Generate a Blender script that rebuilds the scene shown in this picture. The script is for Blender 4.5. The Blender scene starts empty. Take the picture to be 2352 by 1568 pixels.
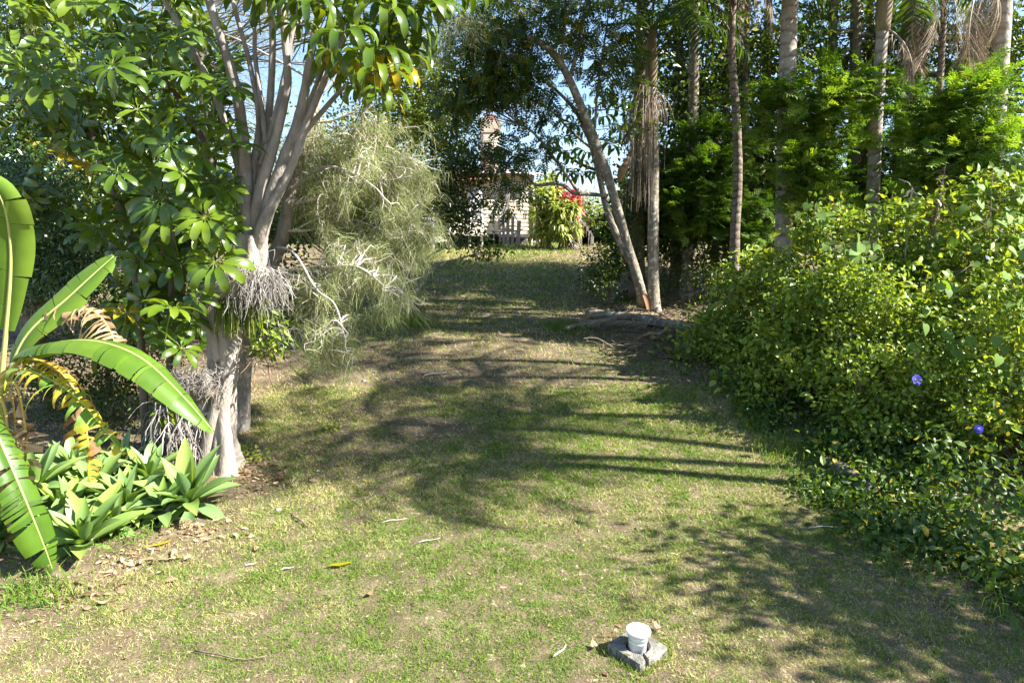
import bpy, math, random
import numpy as np
from mathutils import Vector, Matrix

random.seed(11)
rng = np.random.default_rng(11)
SC = bpy.context.scene
COL = SC.collection
PI = math.pi

# ------------------------------------------------------------------ camera, sky, sun, exposure
CAM_H, PITCH, FPX = 2.8, math.radians(8.0), 1568.0
cam_d = bpy.data.cameras.new('camera')
cam = bpy.data.objects.new('camera', cam_d); COL.objects.link(cam)
cam.location = (0, 0, CAM_H); cam.rotation_euler = (math.radians(90) - PITCH, 0, 0)
cam_d.lens = 24; cam_d.sensor_width = 36; cam_d.clip_start = 0.05; cam_d.clip_end = 3000
SC.camera = cam

SUN_EL, SUN_AZ = math.radians(41), math.radians(-13)      # azimuth measured from +X towards +Y
S = Vector((math.cos(SUN_EL) * math.cos(SUN_AZ), math.cos(SUN_EL) * math.sin(SUN_AZ), math.sin(SUN_EL)))
world = bpy.data.worlds.new('World'); SC.world = world; world.use_nodes = True
wn = world.node_tree.nodes; wl = world.node_tree.links; wn.clear()
sky = wn.new('ShaderNodeTexSky'); sky.sky_type = 'NISHITA'; sky.sun_disc = False
sky.sun_elevation = SUN_EL; sky.sun_rotation = math.atan2(S.x, S.y)
sky.air_density = 1.0; sky.dust_density = 0.4; sky.ozone_density = 2.5
bg = wn.new('ShaderNodeBackground'); bg.inputs['Strength'].default_value = 0.078
wo = wn.new('ShaderNodeOutputWorld')
wl.new(sky.outputs[0], bg.inputs[0]); wl.new(bg.outputs[0], wo.inputs[0])
sun_d = bpy.data.lights.new('sun', 'SUN'); sun_d.energy = 5.0; sun_d.angle = math.radians(0.53)
sun_d.color = (1.0, 0.96, 0.885)
sun = bpy.data.objects.new('sun', sun_d); COL.objects.link(sun)
sun.rotation_euler = (-S).to_track_quat('-Z', 'Y').to_euler(); sun.location = (20, -5, 20)
SC.view_settings.view_transform = 'Standard'; SC.view_settings.look = 'None'
SC.view_settings.exposure = 1.98; SC.view_settings.gamma = 1.0
SC.cycles.max_bounces = 5; SC.cycles.transmission_bounces = 3; SC.cycles.diffuse_bounces = 3; SC.cycles.glossy_bounces = 2
SC.cycles.caustics_reflective = False; SC.cycles.caustics_refractive = False

# ------------------------------------------------------------------ numeric helpers
def nrm(a):
    a = np.asarray(a, float)
    return a / np.maximum(np.linalg.norm(a, axis=-1, keepdims=True), 1e-9)

_pt = np.random.default_rng(3).random((256, 256))
def vnoise(x, y):
    xi = np.floor(x).astype(int); yi = np.floor(y).astype(int)
    fx = x - xi; fy = y - yi
    fx = fx * fx * (3 - 2 * fx); fy = fy * fy * (3 - 2 * fy)
    a = _pt[xi & 255, yi & 255]; b = _pt[(xi + 1) & 255, yi & 255]
    c = _pt[xi & 255, (yi + 1) & 255]; d = _pt[(xi + 1) & 255, (yi + 1) & 255]
    return (a * (1 - fx) + b * fx) * (1 - fy) + (c * (1 - fx) + d * fx) * fy
def fbm(x, y, o=4):
    s = 0; a = 0.5
    for k in range(o):
        s = s + a * vnoise(x * 2 ** k + 17.3 * k, y * 2 ** k + 5.1 * k); a *= 0.5
    return s / (1 - 0.5 ** o)

def sp(t, w=1.0):
    return w * np.logaddexp(0, t / w)
def gz(x, y):
    """height of the ground"""
    x = np.asarray(x, float); y = np.asarray(y, float)
    h = 0.127 * (sp(y - 7.0, 0.9) - sp(y - 29.5, 1.2)) - 0.012 * sp(y - 36, 3)
    h = h + 0.10 * (fbm(x * 0.35 + 9, y * 0.35 + 4, 3) - 0.5)
    h = h + 0.05 * sp(-(x + 3.2), 0.5) * (y > 0) * np.exp(-((y - 7) / 5) ** 2)
    return h
def gzf(x, y):
    return float(gz(np.array([x]), np.array([y]))[0])

def at(px, py, Y):
    """point at distance Y in front of the camera that the design drawing puts at px, py"""
    xc = (px - 1176) / FPX; yc = (784 - py) / FPX
    d = Y / (math.cos(PITCH) + yc * math.sin(PITCH))
    return np.array([d * xc, Y, CAM_H + d * (yc * math.cos(PITCH) - math.sin(PITCH))])
def ground(px, py):
    lo, hi = 1.5, 40.0
    ys = np.linspace(lo, hi, 1500)
    P = np.array([at(px, py, y) for y in ys[::10]])
    hgt = P[:, 2] - gz(P[:, 0], P[:, 1])
    k = np.argmax(hgt < 0) if (hgt < 0).any() else len(hgt) - 1
    a, b = ys[::10][max(k - 1, 0)], ys[::10][k]
    for _ in range(20):
        m = 0.5 * (a + b); p = at(px, py, m)
        if p[2] > gzf(p[0], p[1]): a = m
        else: b = m
    p = at(px, py, a); p[2] = gzf(p[0], p[1])
    return p
def mpp(Y):
    return Y / FPX

def catmull(P, n):
    P = np.asarray(P, float)
    if len(P) < 3:
        t = np.linspace(0, 1, n)[:, None]
        return P[0] * (1 - t) + P[-1] * t
    Q = np.vstack([2 * P[0] - P[1], P, 2 * P[-1] - P[-2]])
    k = len(P) - 1
    t = np.linspace(0, k - 1e-6, n); i = t.astype(int); f = (t - i)[:, None]
    p0, p1, p2, p3 = Q[i], Q[i + 1], Q[i + 2], Q[i + 3]
    return 0.5 * (2 * p1 + (p2 - p0) * f + (2 * p0 - 5 * p1 + 4 * p2 - p3) * f ** 2 + (3 * p1 - p0 - 3 * p2 + p3) * f ** 3)

class G:
    """collects triangles for one mesh"""
    def __init__(s):
        s.V = []; s.F = []; s.T = []; s.n = 0
    def add(s, V, F, t=0.5):
        V = np.asarray(V, float).reshape(-1, 3); F = np.asarray(F, int).reshape(-1, 3)
        s.V.append(V); s.F.append(F + s.n); s.n += len(V)
        s.T.append(np.broadcast_to(np.asarray(t, float), (len(V),)).copy())
    def quads(s, V, Q, t=0.5):
        Q = np.asarray(Q, int).reshape(-1, 4)
        s.add(V, np.vstack([Q[:, [0, 1, 2]], Q[:, [0, 2, 3]]]), t)
    def arrays(s):
        return np.vstack(s.V), np.vstack(s.F), np.concatenate(s.T)

def mesh_of(name, g, mat, origin=(0, 0, 0), smooth=True):
    V, F, T = g.arrays()
    V = V - np.asarray(origin, float)
    me = bpy.data.meshes.new(name)
    me.vertices.add(len(V)); me.vertices.foreach_set('co', V.astype(np.float32).ravel())
    me.loops.add(F.size); me.loops.foreach_set('vertex_index', F.astype(np.int32).ravel())
    me.polygons.add(len(F)); me.polygons.foreach_set('loop_start', np.arange(0, F.size, 3, dtype=np.int32))
    me.polygons.foreach_set('use_smooth', np.full(len(F), smooth))
    a = me.attributes.new('tint', 'FLOAT', 'POINT'); a.data.foreach_set('value', T.astype(np.float32))
    me.materials.append(mat); me.update(calc_edges=True)
    return me

def tag(o, label=None, cat=None, group=None, kind=None):
    if label: o['label'] = label
    if cat: o['category'] = cat
    if group: o['group'] = group
    if kind: o['kind'] = kind
    return o
def thing(name, label, cat, loc, group=None):
    o = bpy.data.objects.new(name, None); COL.objects.link(o)
    o.empty_display_size = 0.1; o.location = Vector([float(c) for c in loc])
    return tag(o, label, cat, group)
def part(name, g, mat, parent=None, smooth=True, kind=None, origin=None, label=None):
    org = np.zeros(3)
    p = parent
    while p is not None:
        org = org + np.array(p.location); p = p.parent
    me = mesh_of(name, g, mat, org, smooth)
    o = bpy.data.objects.new(name, me); COL.objects.link(o); o.parent = parent
    if kind: o['kind'] = kind
    if label: o['label'] = label
    return o
def solo(name, g, mat, label, cat, loc, group=None, kind=None, smooth=True):
    me = mesh_of(name, g, mat, loc, smooth)
    o = bpy.data.objects.new(name, me); COL.objects.link(o); o.location = Vector([float(c) for c in loc])
    return tag(o, label, cat, group, kind)
def placed(name, me, parent, P, M3):
    """an object that shares mesh data, set at world point P with 3x3 matrix M3, child of parent"""
    o = bpy.data.objects.new(name, me); COL.objects.link(o); o.parent = parent
    m = Matrix([[float(M3[r][c]) for c in range(3)] for r in range(3)]).to_4x4()
    org = np.array(parent.location) if parent is not None else np.zeros(3)
    m.translation = Vector([float(v) for v in (np.asarray(P) - org)])
    o.matrix_basis = m
    return o

def frames(C):
    T = nrm(np.gradient(C, axis=0))
    N = np.zeros_like(T)
    a = np.array([1.0, 0, 0]) if abs(T[0][0]) < 0.8 else np.array([0, 1.0, 0])
    n = nrm(np.cross(T[0], a))
    for i in range(len(C)):
        n = nrm(n - T[i] * np.dot(n, T[i])); N[i] = n
    return T, N, np.cross(T, N)
def tube(g, P, R, sides=6, n=None, lobes=0, lobe_amp=0.0, wob=0.0, t=0.5, cap=True, tvar=0.0):
    P = np.asarray(P, float); R = np.broadcast_to(np.asarray(R, float), (len(P),))
    n = n or max(3, len(P) * 3)
    C = catmull(P, n); r = np.interp(np.linspace(0, 1, n), np.linspace(0, 1, len(P)), R)
    T, N, B = frames(C)
    a = np.linspace(0, 2 * PI, sides, endpoint=False)
    rr = r[:, None] * np.ones(sides)
    if lobes: rr = rr * (1 + lobe_amp * np.cos(lobes * a[None] + np.linspace(0, 2.5, n)[:, None]))
    if wob: rr = rr * (1 + wob * (rng.random((n, sides)) - 0.5))
    V = C[:, None] + rr[..., None] * (np.cos(a)[None, :, None] * N[:, None] + np.sin(a)[None, :, None] * B[:, None])
    i, j = np.meshgrid(np.arange(n - 1), np.arange(sides), indexing='ij'); j2 = (j + 1) % sides
    Q = np.stack([i * sides + j, i * sides + j2, (i + 1) * sides + j2, (i + 1) * sides + j], -1).reshape(-1, 4)
    V = V.reshape(-1, 3)
    F = np.vstack([Q[:, [0, 1, 2]], Q[:, [0, 2, 3]]])
    if cap:
        V = np.vstack([V, C[0], C[-1]]); c0 = n * sides; jj = np.arange(sides); j2 = (jj + 1) % sides
        F = np.vstack([F, np.stack([np.full(sides, c0), j2, jj], -1),
                       np.stack([np.full(sides, c0 + 1), (n - 1) * sides + jj, (n - 1) * sides + j2], -1)])
    g.add(V, F, t if not tvar else np.clip(t + tvar * (rng.random(len(V)) - 0.5), 0, 1))
    return C
def box(g, c, sz, M=None, t=0.5, bev=0.0):
    c = np.asarray(c, float); h = np.asarray(sz, float) / 2
    if bev:
        b = min(bev, h.min() * 0.9); V = []
        for sx in (-1, 1):
            for sy in (-1, 1):
                for sz_ in (-1, 1):
                    s3 = np.array([sx, sy, sz_])
                    for ax in range(3):
                        q = h - b; q = q.copy(); q[ax] = h[ax]; V.append(s3 * q)
        V = np.array(V)
        import itertools
        def vid(s3, ax): return ((s3[0] > 0) * 4 + (s3[1] > 0) * 2 + (s3[2] > 0)) * 3 + ax
        F = []
        for ax in range(3):
            o1, o2 = [k for k in range(3) if k != ax]
            for sg in (-1, 1):
                q = []
                for (a_, b_) in ((-1, -1), (1, -1), (1, 1), (-1, 1)):
                    s3 = [0, 0, 0]; s3[ax] = sg; s3[o1] = a_; s3[o2] = b_; q.append(vid(s3, ax))
                F += [[q[0], q[1], q[2]], [q[0], q[2], q[3]]]
            for a_ in (-1, 1):
                for b_ in (-1, 1):
                    s1 = [0, 0, 0]; s1[ax] = -1; s1[o1] = a_; s1[o2] = b_
                    s2 = list(s1); s2[ax] = 1
                    q = [vid(s1, o1), vid(s2, o1), vid(s2, o2), vid(s1, o2)]
                    F += [[q[0], q[1], q[2]], [q[0], q[2], q[3]]]
        for s3 in itertools.product((-1, 1), repeat=3): F.append([vid(s3, 0), vid(s3, 1), vid(s3, 2)])
        F = np.array(F)
        n_ = np.cross(V[F[:, 1]] - V[F[:, 0]], V[F[:, 2]] - V[F[:, 0]])
        fl = (n_ * V[F].mean(1)).sum(1) < 0
        F[fl] = F[fl][:, [0, 2, 1]]
    else:
        V = np.array([[x, y, z] for x in (-1, 1) for y in (-1, 1) for z in (-1, 1)]) * h
        F = np.array([[0, 1, 3], [0, 3, 2], [4, 6, 7], [4, 7, 5], [0, 4, 5], [0, 5, 1], [2, 3, 7], [2, 7, 6], [0, 2, 6], [0, 6, 4], [1, 5, 7], [1, 7, 3]])
    if M is not None: V = V @ np.asarray(M).T
    g.add(V + c, F, t)
def rotz(a):
    return np.array([[math.cos(a), -math.sin(a), 0], [math.sin(a), math.cos(a), 0], [0, 0, 1]])
def rotx(a):
    return np.array([[1, 0, 0], [0, math.cos(a), -math.sin(a)], [0, math.sin(a), math.cos(a)]])
def roty(a):
    return np.array([[math.cos(a), 0, math.sin(a)], [0, 1, 0], [-math.sin(a), 0, math.cos(a)]])
def basis(D, U):
    D = nrm(D); X = nrm(np.cross(D, U)); Z = np.cross(X, D)
    return np.stack([X, D, Z], -1)

# leaf templates: y along the leaf, z its upper side
DIA = (np.array([[0, 0, 0], [-.5, .45, .07], [.5, .45, .07], [0, 1, -.06]]), np.array([[0, 3, 1], [0, 2, 3]]))
OVAL = (np.array([[0, 0, 0], [-.46, .3, .09], [-.36, .72, .05], [0, 1, -.12], [.36, .72, .05], [.46, .3, .09], [0, .5, 0]]),
        np.array([[6, 1, 0], [6, 2, 1], [6, 3, 2], [6, 4, 3], [6, 5, 4], [6, 0, 5]]))
def pinnate(pairs=5, ll=0.30, lw=0.52, sag=0.16):
    V, F = [], []
    for k in range(pairs):
        y = 0.12 + 0.8 * k / pairs; z = -sag * y * y
        for s in (-1, 1):
            b = len(V); d = np.array([s * 0.8, 0.55, -0.25]); d = d / np.linalg.norm(d) * ll * (1 - 0.35 * abs(k / pairs - 0.4))
            p = np.array([0, y, z]); w = np.array([-d[1] * s, d[0] * s, 0]) * lw * 0.5 * s
            V += [p, p + d * .5 + w, p + d * .5 - w, p + d]; F += [[b, b + 1, b + 3], [b, b + 3, b + 2]]
    b = len(V); V += [[0, .85, -sag * .72], [-.05, .95, -sag * .9], [.05, .95, -sag * .9], [0, 1.08, -sag * 1.2]]; F += [[b, b + 1, b + 3], [b, b + 3, b + 2]]
    V += [[-.006, 0, 0], [.006, 0, 0], [0, .9, -sag * .8]]; F += [[b + 4, b + 5, b + 6]]
    return np.array(V, float), np.array(F)
PIN = pinnate()
def spray_template(seed, k=7, w=0.042):
    r = np.random.default_rng(seed); V, F = [], []
    for i in range(k):
        y = 0.08 + 0.8 * i / k
        for s in (-1, 1):
            L = (0.42 - 0.3 * i / k) * r.uniform(.7, 1.15); b = len(V)
            d = np.array([s * L * .8, L * .75, r.uniform(-.1, .06)])
            V += [[0, y - w, 0], [0, y + w * 1.2, 0], d + [0, y, 0]]; F += [[b, b + 1, b + 2]]
            m = d * .5 + [0, y, 0]; b = len(V); e = np.array([s * L * .1, L * .42, r.uniform(-.05, .05)])
            V += [m - [w * .7, 0, 0], m + [w * .7, 0, 0], m + e]; F += [[b, b + 1, b + 2]]
            m = d * .55 + [0, y, 0]; b = len(V); e = np.array([s * L * .45, L * .02, r.uniform(-.08, .02)])
            V += [m - [0, w * .7, 0], m + [0, w * .7, 0], m + e]; F += [[b, b + 1, b + 2]]
    b = len(V); V += [[-w * .6, 0, 0], [w * .6, 0, 0], [0, 1.05, -.05]]; F += [[b, b + 1, b + 2]]
    return np.array(V, float), np.array(F)
SPR = [spray_template(k) for k in range(3)]

def scatter(g, tm, P, D, U, L, Wd, tint):
    tv, tf = tm
    P = np.asarray(P, float); N = len(P)
    D = nrm(D); X = nrm(np.cross(D, U)); Z = np.cross(X, D)
    L = np.broadcast_to(np.asarray(L, float), (N,)); Wd = np.broadcast_to(np.asarray(Wd, float), (N,))
    V = (P[:, None] + tv[None, :, 0:1] * (Wd[:, None, None] * X[:, None]) + tv[None, :, 1:2] * (L[:, None, None] * D[:, None])
         + tv[None, :, 2:3] * (L[:, None, None] * Z[:, None]))
    F = tf[None] + (np.arange(N) * len(tv))[:, None, None]
    g.add(V.reshape(-1, 3), F.reshape(-1, 3), np.repeat(np.broadcast_to(tint, (N,)), len(tv)))
def inball(n, shell=0.45):
    d = nrm(rng.normal(size=(n, 3)))
    return d * (rng.random(n) ** shell)[:, None]

# ------------------------------------------------------------------ materials
def newmat(name):
    m = bpy.data.materials.new(name); m.use_nodes = True
    nt = m.node_tree; nt.nodes.clear()
    out = nt.nodes.new('ShaderNodeOutputMaterial')
    return m, nt, out
def ramp(nt, stops):
    r = nt.nodes.new('ShaderNodeValToRGB'); el = r.color_ramp.elements
    while len(el) < len(stops): el.new(0.5)
    for e, (p, c) in zip(el, stops):
        e.position = p; e.color = (*c, 1)
    return r
def leafmat(name, stops, rough=0.45, trans=0.35, spec=0.5, use_obj=False, tcol=(1.25, 1.25, 0.45), noise=0.0, nscale=40, coat=0.0):
    m, nt, out = newmat(name); L = nt.links.new
    att = nt.nodes.new('ShaderNodeAttribute'); att.attribute_name = 'tint'
    val = att.outputs['Fac']
    if use_obj:
        oi = nt.nodes.new('ShaderNodeObjectInfo'); ad = nt.nodes.new('ShaderNodeMath'); ad.operation = 'MULTIPLY_ADD'
        ad.inputs[1].default_value = 0.5; L(oi.outputs['Random'], ad.inputs[0]); 
        mu = nt.nodes.new('ShaderNodeMath'); mu.operation = 'MULTIPLY'; mu.inputs[1].default_value = 0.5
        L(val, mu.inputs[0]); L(mu.outputs[0], ad.inputs[2]); val = ad.outputs[0]
    if noise:
        nz = nt.nodes.new('ShaderNodeTexNoise'); nz.inputs['Scale'].default_value = nscale; nz.inputs['Detail'].default_value = 3
        tc = nt.nodes.new('ShaderNodeTexCoord'); L(tc.outputs['Object'], nz.inputs['Vector'])
        ad2 = nt.nodes.new('ShaderNodeMath'); ad2.operation = 'MULTIPLY_ADD'; ad2.inputs[1].default_value = noise
        sb = nt.nodes.new('ShaderNodeMath'); sb.operation = 'SUBTRACT'; sb.inputs[1].default_value = 0.5
        L(nz.outputs[0], sb.inputs[0]); L(sb.outputs[0], ad2.inputs[0]); L(val, ad2.inputs[2]); val = ad2.outputs[0]
    r = ramp(nt, stops); L(val, r.inputs[0])
    p = nt.nodes.new('ShaderNodeBsdfPrincipled'); L(r.outputs[0], p.inputs['Base Color'])
    p.inputs['Roughness'].default_value = rough; p.inputs['Specular IOR Level'].default_value = spec
    if coat: p.inputs['Coat Weight'].default_value = coat; p.inputs['Coat Roughness'].default_value = 0.25
    if trans > 0:
        tr = nt.nodes.new('ShaderNodeBsdfTranslucent'); mc = nt.nodes.new('ShaderNodeMix'); mc.data_type = 'RGBA'; mc.blend_type = 'MULTIPLY'
        mc.inputs[0].default_value = 1.0; L(r.outputs[0], mc.inputs[6]); mc.inputs[7].default_value = (*tcol, 1)
        L(mc.outputs[2], tr.inputs[0])
        mx = nt.nodes.new('ShaderNodeMixShader'); mx.inputs[0].default_value = trans
        L(p.outputs[0], mx.inputs[1]); L(tr.outputs[0], mx.inputs[2]); L(mx.outputs[0], out.inputs[0])
    else:
        L(p.outputs[0], out.inputs[0])
    return m
def surfmat(name, stops, scale=8.0, stretch=(1, 1, 1), rough=0.85, detail=6, bump=0.3, bscale=30, spots=None, wave=None, metal=0, spec=0.3, coords='Object', tintmix=0.0):
    m, nt, out = newmat(name); L = nt.links.new
    tc = nt.nodes.new('ShaderNodeTexCoord'); mp = nt.nodes.new('ShaderNodeMapping'); mp.inputs['Scale'].default_value = stretch
    L(tc.outputs[coords], mp.inputs[0])
    nz = nt.nodes.new('ShaderNodeTexNoise'); nz.inputs['Scale'].default_value = scale; nz.inputs['Detail'].default_value = detail; nz.inputs['Roughness'].default_value = 0.65
    L(mp.outputs[0], nz.inputs['Vector']); val = nz.outputs[0]
    if tintmix:
        att = nt.nodes.new('ShaderNodeAttribute'); att.attribute_name = 'tint'
        mt = nt.nodes.new('ShaderNodeMath'); mt.operation = 'MULTIPLY_ADD'; mt.inputs[1].default_value = tintmix
        sb = nt.nodes.new('ShaderNodeMath'); sb.operation = 'SUBTRACT'; sb.inputs[1].default_value = 0.5
        L(att.outputs['Fac'], sb.inputs[0]); L(sb.outputs[0], mt.inputs[0]); L(val, mt.inputs[2]); val = mt.outputs[0]
    r = ramp(nt, stops); L(val, r.inputs[0]); col = r.outputs[0]
    hgt = nz.outputs[0]
    if wave:
        wv = nt.nodes.new('ShaderNodeTexWave'); wv.bands_direction = 'Z'; wv.inputs['Scale'].default_value = wave[0]; wv.inputs['Distortion'].default_value = 3.5
        wv.inputs['Detail'].default_value = 2; wv.inputs['Detail Scale'].default_value = 1.5; L(tc.outputs[coords], wv.inputs['Vector'])
        wr = ramp(nt, [(0.0, wave[1]), (0.25, (1, 1, 1)), (1, (1, 1, 1))]); L(wv.outputs[0], wr.inputs[0])
        mc = nt.nodes.new('ShaderNodeMix'); mc.data_type = 'RGBA'; mc.blend_type = 'MULTIPLY'; mc.inputs[0].default_value = 1
        L(col, mc.inputs[6]); L(wr.outputs[0], mc.inputs[7]); col = mc.outputs[2]; hgt = wv.outputs[0]
    if spots:
        n2 = nt.nodes.new('ShaderNodeTexNoise'); n2.inputs['Scale'].default_value = spots[0]; n2.inputs['Detail'].default_value = 4
        L(tc.outputs[coords], n2.inputs['Vector'])
        sr = ramp(nt, [(spots[1], (0, 0, 0)), (spots[1] + 0.06, (1, 1, 1))]); L(n2.outputs[0], sr.inputs[0])
        mc = nt.nodes.new('ShaderNodeMix'); mc.data_type = 'RGBA'; L(sr.outputs[0], mc.inputs[0]); L(col, mc.inputs[6]); mc.inputs[7].default_value = (*spots[2], 1); col = mc.outputs[2]
    p = nt.nodes.new('ShaderNodeBsdfPrincipled'); L(col, p.inputs['Base Color']); p.inputs['Roughness'].default_value = rough
    p.inputs['Metallic'].default_value = metal; p.inputs['Specular IOR Level'].default_value = spec
    if bump:
        n3 = nt.nodes.new('ShaderNodeTexNoise'); n3.inputs['Scale'].default_value = bscale; n3.inputs['Detail'].default_value = 5; L(mp.outputs[0], n3.inputs['Vector'])
        ad = nt.nodes.new('ShaderNodeMath'); ad.operation = 'ADD'; L(n3.outputs[0], ad.inputs[0]); L(hgt, ad.inputs[1])
        b = nt.nodes.new('ShaderNodeBump'); b.inputs['Strength'].default_value = bump; b.inputs['Distance'].default_value = 0.02
        L(ad.outputs[0], b.inputs['Height']); L(b.outputs[0], p.inputs['Normal'])
    L(p.outputs[0], out.inputs[0])
    return m

M = {}
M['soil'] = surfmat('ground_soil', [(0.25, (.075, .052, .032)), (0.5, (.14, .10, .062)), (0.75, (.25, .19, .12))], scale=2.6, rough=0.95, bump=0.8, bscale=45, spots=(18, .62, (.36, .29, .19)), tintmix=0.0)
M['grass'] = leafmat('grass_blades', [(0.0, (.045, .115, .012)), (0.35, (.145, .255, .026)), (0.6, (.31, .34, .066)), (0.8, (.45, .39, .17)), (1.0, (.62, .54, .33))], rough=0.6, trans=0.3, spec=0.25)
M['scheff'] = leafmat('umbrella_leaf', [(0.0, (.032, .072, .007)), (0.5, (.085, .150, .010)), (1.0, (.175, .245, .016))], rough=0.28, trans=0.34, spec=0.55, use_obj=True, tcol=(1.9, 1.6, .35), coat=0.25)
M['scheff_yellow'] = leafmat('umbrella_leaf_yellow', [(0.0, (.30, .27, .012)), (1.0, (.48, .36, .02))], rough=0.35, trans=0.4, spec=0.5, use_obj=True, tcol=(1.3, 1.1, .4))
M['banana'] = leafmat('banana_leaf', [(0.0, (.05, .12, .012)), (0.5, (.13, .235, .022)), (1.0, (.25, .36, .04))], rough=0.42, trans=0.36, spec=0.45, noise=0.35, nscale=9)
M['banana_yellow'] = leafmat('banana_leaf_yellowing', [(0.15, (.14, .26, .03)), (0.35, (.42, .38, .03)), (0.55, (.52, .38, .03)), (0.72, (.36, .19, .04)), (0.9, (.20, .11, .05))], rough=0.6, trans=0.35, noise=1.1, nscale=7)
M['banana_dead'] = leafmat('banana_leaf_dead', [(0.1, (.16, .09, .045)), (0.5, (.36, .22, .12)), (0.9, (.55, .40, .26))], rough=0.8, trans=0.2, noise=0.8, nscale=16, tcol=(1, .8, .6), spec=0.2)
M['banana_rib'] = leafmat('banana_midrib', [(0.0, (.33, .36, .09)), (1.0, (.55, .55, .22))], rough=0.4, trans=0.1)
M['banana_rib_yellow'] = leafmat('banana_midrib_yellow', [(0.0, (.55, .40, .06)), (1.0, (.62, .50, .14))], rough=0.5, trans=0.1)
M['agave'] = leafmat('agave_leaf', [(0.0, (.13, .23, .10)), (0.3, (.19, .31, .115)), (0.7, (.25, .38, .09)), (1.0, (.42, .50, .10))], rough=0.40, trans=0.30, spec=0.4, tcol=(1.5, 1.3, .35), use_obj=True, noise=.25, nscale=14)
M['bark_grey'] = surfmat('bark_grey', [(0.25, (.11, .09, .075)), (0.45, (.24, .205, .175)), (0.8, (.44, .39, .335))], scale=7, stretch=(1, 1, .4), bump=0.9, bscale=26, rough=0.85)
M['bark_pale'] = surfmat('bark_pale', [(0.25, (.13, .105, .085)), (0.42, (.30, .255, .215)), (0.6, (.34, .295, .25)), (0.8, (.42, .37, .32))], scale=7, stretch=(1, 1, .35), bump=0.9, bscale=24, rough=0.9, spots=(9, .63, (.20, .17, .13)), detail=8)
M['bark_brown'] = surfmat('bark_brown', [(0.25, (.06, .045, .032)), (0.5, (.15, .115, .085)), (0.8, (.27, .22, .17))], scale=9, stretch=(1, 1, .4), bump=0.6, bscale=30, rough=0.9)
M['bark_lichen'] = surfmat('bark_lichen', [(0.25, (.10, .08, .06)), (0.5, (.22, .185, .14)), (0.8, (.36, .31, .25))], scale=9, stretch=(1, 1, .6), bump=0.8, bscale=26, spots=(11, .57, (.46, .45, .38)), rough=0.9)
M['palm_trunk'] = surfmat('palm_trunk', [(0.25, (.20, .165, .135)), (0.5, (.34, .295, .25)), (0.8, (.47, .42, .365))], scale=10, stretch=(1, 1, .7), bump=0.35, bscale=30, spots=(16, .63, (.52, .50, .44)), wave=(1.35, (.66, .62, .58)), rough=0.85)
M['palm_trunk_dark'] = surfmat('palm_trunk_dark', [(0.25, (.10, .075, .055)), (0.5, (.19, .15, .115)), (0.8, (.30, .25, .20))], scale=10, bump=0.4, bscale=30, spots=(20, .62, (.36, .35, .30)), wave=(1.8, (.5, .45, .4)), rough=0.9)
M['palm_shaft'] = surfmat('palm_crown_shaft', [(0.25, (.13, .085, .05)), (0.5, (.22, .165, .09)), (0.8, (.33, .27, .15))], scale=3, stretch=(4, 4, .6), bump=0.2, rough=0.6)
M['frond'] = leafmat('palm_frond', [(0.0, (.018, .050, .010)), (0.5, (.050, .105, .018)), (1.0, (.12, .19, .03))], rough=0.4, trans=0.3, tcol=(1.5, 1.4, .4))
M['frond_dead'] = leafmat('palm_frond_dead', [(0.0, (.15, .11, .075)), (0.5, (.31, .245, .175)), (1.0, (.50, .42, .33))], rough=0.8, trans=0.15, tcol=(1, .8, .6), spec=0.2)
M['inflor'] = leafmat('palm_flower_stalk', [(0.0, (.36, .27, .20)), (1.0, (.60, .50, .42))], rough=0.8, trans=0.1, tcol=(1, .9, .8), spec=0.2)
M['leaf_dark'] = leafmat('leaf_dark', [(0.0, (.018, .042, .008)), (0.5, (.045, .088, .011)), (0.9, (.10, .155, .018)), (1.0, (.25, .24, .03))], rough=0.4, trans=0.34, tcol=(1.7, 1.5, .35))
M['leaf_gloss'] = leafmat('leaf_glossy', [(0.0, (.020, .062, .015)), (0.6, (.055, .130, .030)), (1.0, (.10, .19, .045))], rough=0.24, trans=0.25, spec=0.8, coat=0.3)
M['leaf_sunny'] = leafmat('leaf_yellow_green', [(0.0, (.055, .110, .014)), (0.5, (.135, .200, .025)), (1.0, (.30, .33, .04))], rough=0.4, trans=0.4, tcol=(1.5, 1.35, .35))
M['leaf_shrub'] = leafmat('leaf_shrub', [(0.0, (.065, .125, .020)), (0.5, (.175, .270, .036)), (0.85, (.31, .40, .055)), (1.0, (.46, .49, .08))], rough=0.42, trans=0.36, spec=0.45, tcol=(1.5, 1.35, .4))
M['leaf_vine'] = leafmat('leaf_vine', [(0.0, (.090, .160, .030)), (0.5, (.165, .270, .055)), (1.0, (.26, .38, .085))], rough=0.6, trans=0.34, use_obj=True, tcol=(1.4, 1.35, .4), spec=0.25)
M['leaf_weed'] = leafmat('leaf_weed', [(0.0, (.030, .075, .015)), (0.6, (.075, .140, .022)), (0.92, (.13, .20, .03)), (1.0, (.40, .33, .04))], rough=0.5, trans=0.35, tcol=(1.5, 1.35, .4))
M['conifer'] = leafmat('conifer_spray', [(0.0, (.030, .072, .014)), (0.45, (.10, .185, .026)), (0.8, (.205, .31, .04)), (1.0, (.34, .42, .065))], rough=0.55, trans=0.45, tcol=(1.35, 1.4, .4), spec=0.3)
M['needle'] = leafmat('she_oak_needle', [(0.0, (.13, .165, .06)), (0.5, (.27, .305, .125)), (0.85, (.42, .43, .21)), (1.0, (.50, .44, .25))], rough=0.6, trans=0.25, tcol=(1.3, 1.2, .6), spec=0.3)
M['twig_pale'] = surfmat('twig_pale', [(0.3, (.36, .31, .27)), (0.7, (.62, .56, .50))], scale=12, bump=0, rough=0.9)
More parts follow.
